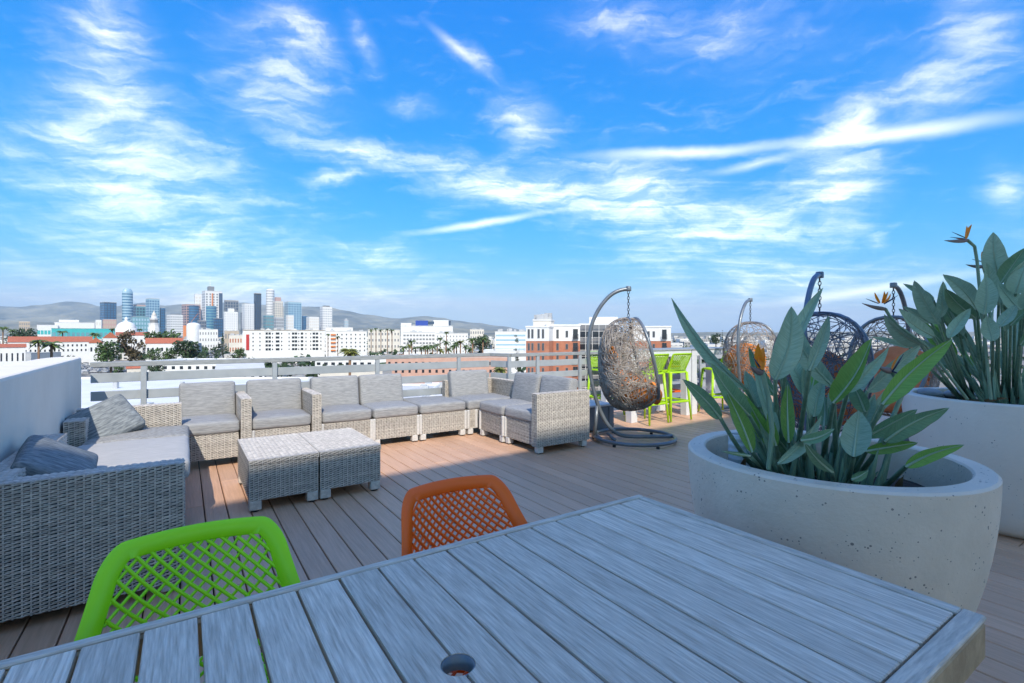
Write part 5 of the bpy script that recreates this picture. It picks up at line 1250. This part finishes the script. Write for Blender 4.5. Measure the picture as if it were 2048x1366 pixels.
P_ = [(77, 673, 270, 34, 'left one of the two broad palms above the parapet wall', 'palm'), (103, 675, 280, 44, 'right one of the two broad palms above the parapet wall', 'palm'), (700, 688, 150, 46, 'big bright palm just above the rail in the middle', 'palmyel'),
 (6, 649, 700, 22, 'tall palm at the far left edge', 'palm'), (25, 655, 700, 18, 'second tall palm from the left edge', 'palm'), (125, 658, 650, 20, 'palm in front of the teal hall', 'palm'), (190, 661, 620, 22, 'squat palm at the right end of the teal hall', 'palm'), (225, 654, 640, 14, 'small palm just left of the church dome', 'palm'), (279, 655, 640, 14, 'small palm just right of the church dome', 'palm'),
 (656, 666, 380, 10, 'thin palm before the white apartment wing', 'palm'), (676, 670, 380, 12, 'thin palm left of the orange stair balconies', 'palm'), (945, 671, 260, 24, 'taller of two palms left of the strip-window office', 'palm'), (966, 671, 265, 20, 'shorter of two palms left of the strip-window office', 'palm'),
 (893, 661, 420, 12, 'slim dark palm in front of the medical building', 'palm'), (880, 672, 420, 16, 'palm left of the slim dark palm', 'palm'), (1000, 726, 110, 40, 'yellow palm tuft below the rail near the corner', 'palmyel')]
for k, (x, y, d, s, lab, fm) in enumerate(P_): palm(lab, x, y, d, s, fm, seed=k)
rr = random.Random(21)
for k, (x, y) in enumerate(((742, 655), (752, 653), (762, 656), (775, 654), (784, 656))): palm(('leftmost', 'second from left', 'middle one', 'fourth from left', 'rightmost')[k] + ' of five small palms on the hotel roofline', x, y, 520, 14, 'palm', seed=40+k, nf=14)['group'] = 'palms on the hotel roofline'
ORD = ('first second third fourth fifth sixth seventh eighth ninth tenth eleventh twelfth thirteenth fourteenth fifteenth sixteenth last').split()
for k in range(17):
    p = palm(ORD[k] + ' palm from the left in the crowded row above the salmon warehouse', 808+k*8.2+rr.uniform(-2, 2), rr.uniform(676, 693), rr.uniform(300, 380), rr.uniform(18, 26), rr.choice(('palm', 'palm', 'palmyel')), seed=60+k, nf=16); p['group'] = 'palm row above the salmon warehouse'
# ---- what nobody could count: far low-rise city, far greenery, car parks
cm_('far', (.52, .50, .47), .9, island=.45); cm_('cars', (.30, .31, .33), .35, island=.9)
mb = MB(); wm_ = MB(); rr = random.Random(4)
for k in range(3200):
    d = 480*(9.0**rr.random()); x = rr.uniform(-150, 2300); w = rr.uniform(7, 22)*(1+d/6000); h = rr.choice((4, 5, 6, 7, 9, 12, 15))*(1 if d < 1500 else 1.25); P = at(x, d)
    if d < 900 and (380 < x < 470): continue
    ytop = HY+(H-GZ-h)*F/d
    if d < 650 and 480 < x < 960: h = min(h, 6)
    M_ = Matrix.Translation(P) @ Matrix.Rotation(R(12)+face_rot(x)*.3, 4, 'Z'); mb.box(-w/2, w/2, 0, w*rr.uniform(.6, 1.4), 0, h, 0, M_)
    if d < 2000:
        for fl_ in range(max(1, int(h/3.4))):
            for c_ in range(3): xc = -w/2+w*(c_+.5)/3; wm_.box(xc-w*.08, xc+w*.08, -.12, .05, 1+fl_*3.3, 2.5+fl_*3.3, 0, M_)
o = mb.build('low_rise_city', C['far']); wm_.build('windows', C['dark'], o, kind='stuff'); o['kind'] = 'stuff'; o['label'] = 'far sea of low pale buildings spreading to the horizon'; o['category'] = 'city'
mb = MB()
for k in range(2600):
    d = 260*(14.0**rr.random()); x = rr.uniform(-150, 2300); P = at(x, d); r_ = rr.uniform(2.2, 5.0)*(1+d/5000)
    if d < 500 and 150 < x < 480: continue
    clump(mb, P+Vector((0, 0, r_*.9)), r_, 14, rr, .8, r_*.36)
for k in range(520):
    d = rr.uniform(430, 1150); x = rr.uniform(-60, 1060) if k % 3 else rr.uniform(-60, 420); P = at(x, d); r_ = rr.uniform(2.4, 4.6)
    if 486 < x < 740 and d < 520: continue
    clump(mb, P+Vector((0, 0, r_*1.3)), r_, 30, rr, .9, r_*.24)
o = mb.build('far_street_trees', C['foldark']); o['kind'] = 'stuff'; o['label'] = 'scattered dark street trees among the far low buildings'; o['category'] = 'trees'
mb = MB()
def cars(x0, x1, d0, d1, n):
    for k in range(n):
        d = rr.uniform(d0, d1); P = at(rr.uniform(x0, x1), d); M_ = Matrix.Translation(P) @ Matrix.Rotation(rr.choice((.2, 1.77)), 4, 'Z'); mb.box(-2.2, 2.2, -.9, .9, .25, .95, 0, M_); mb.box(-1.2, 1.4, -.8, .8, .95, 1.5, 0, M_)
cars(395, 470, 480, 1300, 330); cars(150, 215, 320, 440, 90); cars(985, 1050, 380, 470, 70); cars(520, 640, 330, 430, 60); cars(560, 780, 215, 300, 50)
o = mb.build('parked_cars', C['cars']); o['kind'] = 'stuff'; o['label'] = 'distant car parks and traffic, a speckle of tiny cars'; o['category'] = 'cars'
# ---- mountains
def ridge(name, pts, d, depth, rough, seed):
    mb = MB(); xs = [p[0] for p in pts]; n = 320; rows = []
    def yat(x):
        for i in range(len(pts)-1):
            if pts[i][0] <= x <= pts[i+1][0]: t = (x-pts[i][0])/(pts[i+1][0]-pts[i][0]); t = t*t*(3-2*t); return pts[i][1]*(1-t)+pts[i+1][1]*t
        return pts[-1][1]
    for j in range(40):
        q = j/39; row = []
        for i in range(n+1):
            x = xs[0]+(xs[-1]-xs[0])*i/n; hh = max(zof(yat(x), d)-GZ, 0); dd = d - depth*(1-q); X = (x-1024)/F*d
            nz = mnoise.fractal(Vector((X*.0011, dd*.0011, seed)), 1.0, 2.0, 6); rg = 1-abs(mnoise.noise(Vector((X*.0011, dd*.00045, seed+3))))*1.2
            z = hh*(q**.8)*(1 - .75*(1-q)**.7*(1-rg)) + hh*rough*nz*(.25+q*(1-q)*3)
            row.append((X, dd, GZ-15+max(0, z)+ (15 if q > .02 else 0)))
        rows.append(row)
    rows.append([(x*1.05, y+depth*.5, GZ-15) for x, y, z in rows[-1]])
    mb.grid(rows); o = mb.build(name, C['hill'], smooth=True); o['kind'] = 'structure'
ridge('mountains', [(-500, 640), (-250, 622), (0, 611), (40, 613.5), (90, 610), (137, 603.5), (170, 606), (205, 613), (240, 612), (285, 606), (330, 611), (370, 608), (420, 606), (480, 604), (520, 610), (580, 613), (650, 613), (690, 621), (730, 629), (790, 636.5), (850, 632), (880, 635), (910, 641), (950, 645.5), (1000, 652), (1060, 662), (1120, 668)], 19000, 6000, .10, 2.0)
ridge('foothills', [(-400, 640), (0, 640), (100, 645), (150, 652), (180, 644), (230, 652), (400, 658), (700, 656), (900, 656), (1000, 661), (1250, 668), (1350, 666), (1420, 664), (1500, 665), (1700, 663), (2100, 664), (2600, 664)], 9000, 2500, .12, 5.0)
# ---- the air between here and the mountains
hz = bpy.data.materials.new('haze'); hz.use_nodes = True; nt = hz.node_tree; nt.nodes.clear(); vn = nt.nodes.new('ShaderNodeVolumePrincipled'); on = nt.nodes.new('ShaderNodeOutputMaterial'); nt.links.new(vn.outputs[0], on.inputs['Volume'])
vn.inputs['Color'].default_value = (.66, .85, 1.0, 1); vn.inputs['Density'].default_value = 3.2e-5; vn.inputs['Anisotropy'].default_value = 0.0
mb = MB(); mb.box(-33000, 33000, -3000, 33000, GZ-32, 1750); o = mb.build('haze', hz); o['kind'] = 'stuff'
hz.cycles.homogeneous_volume = True
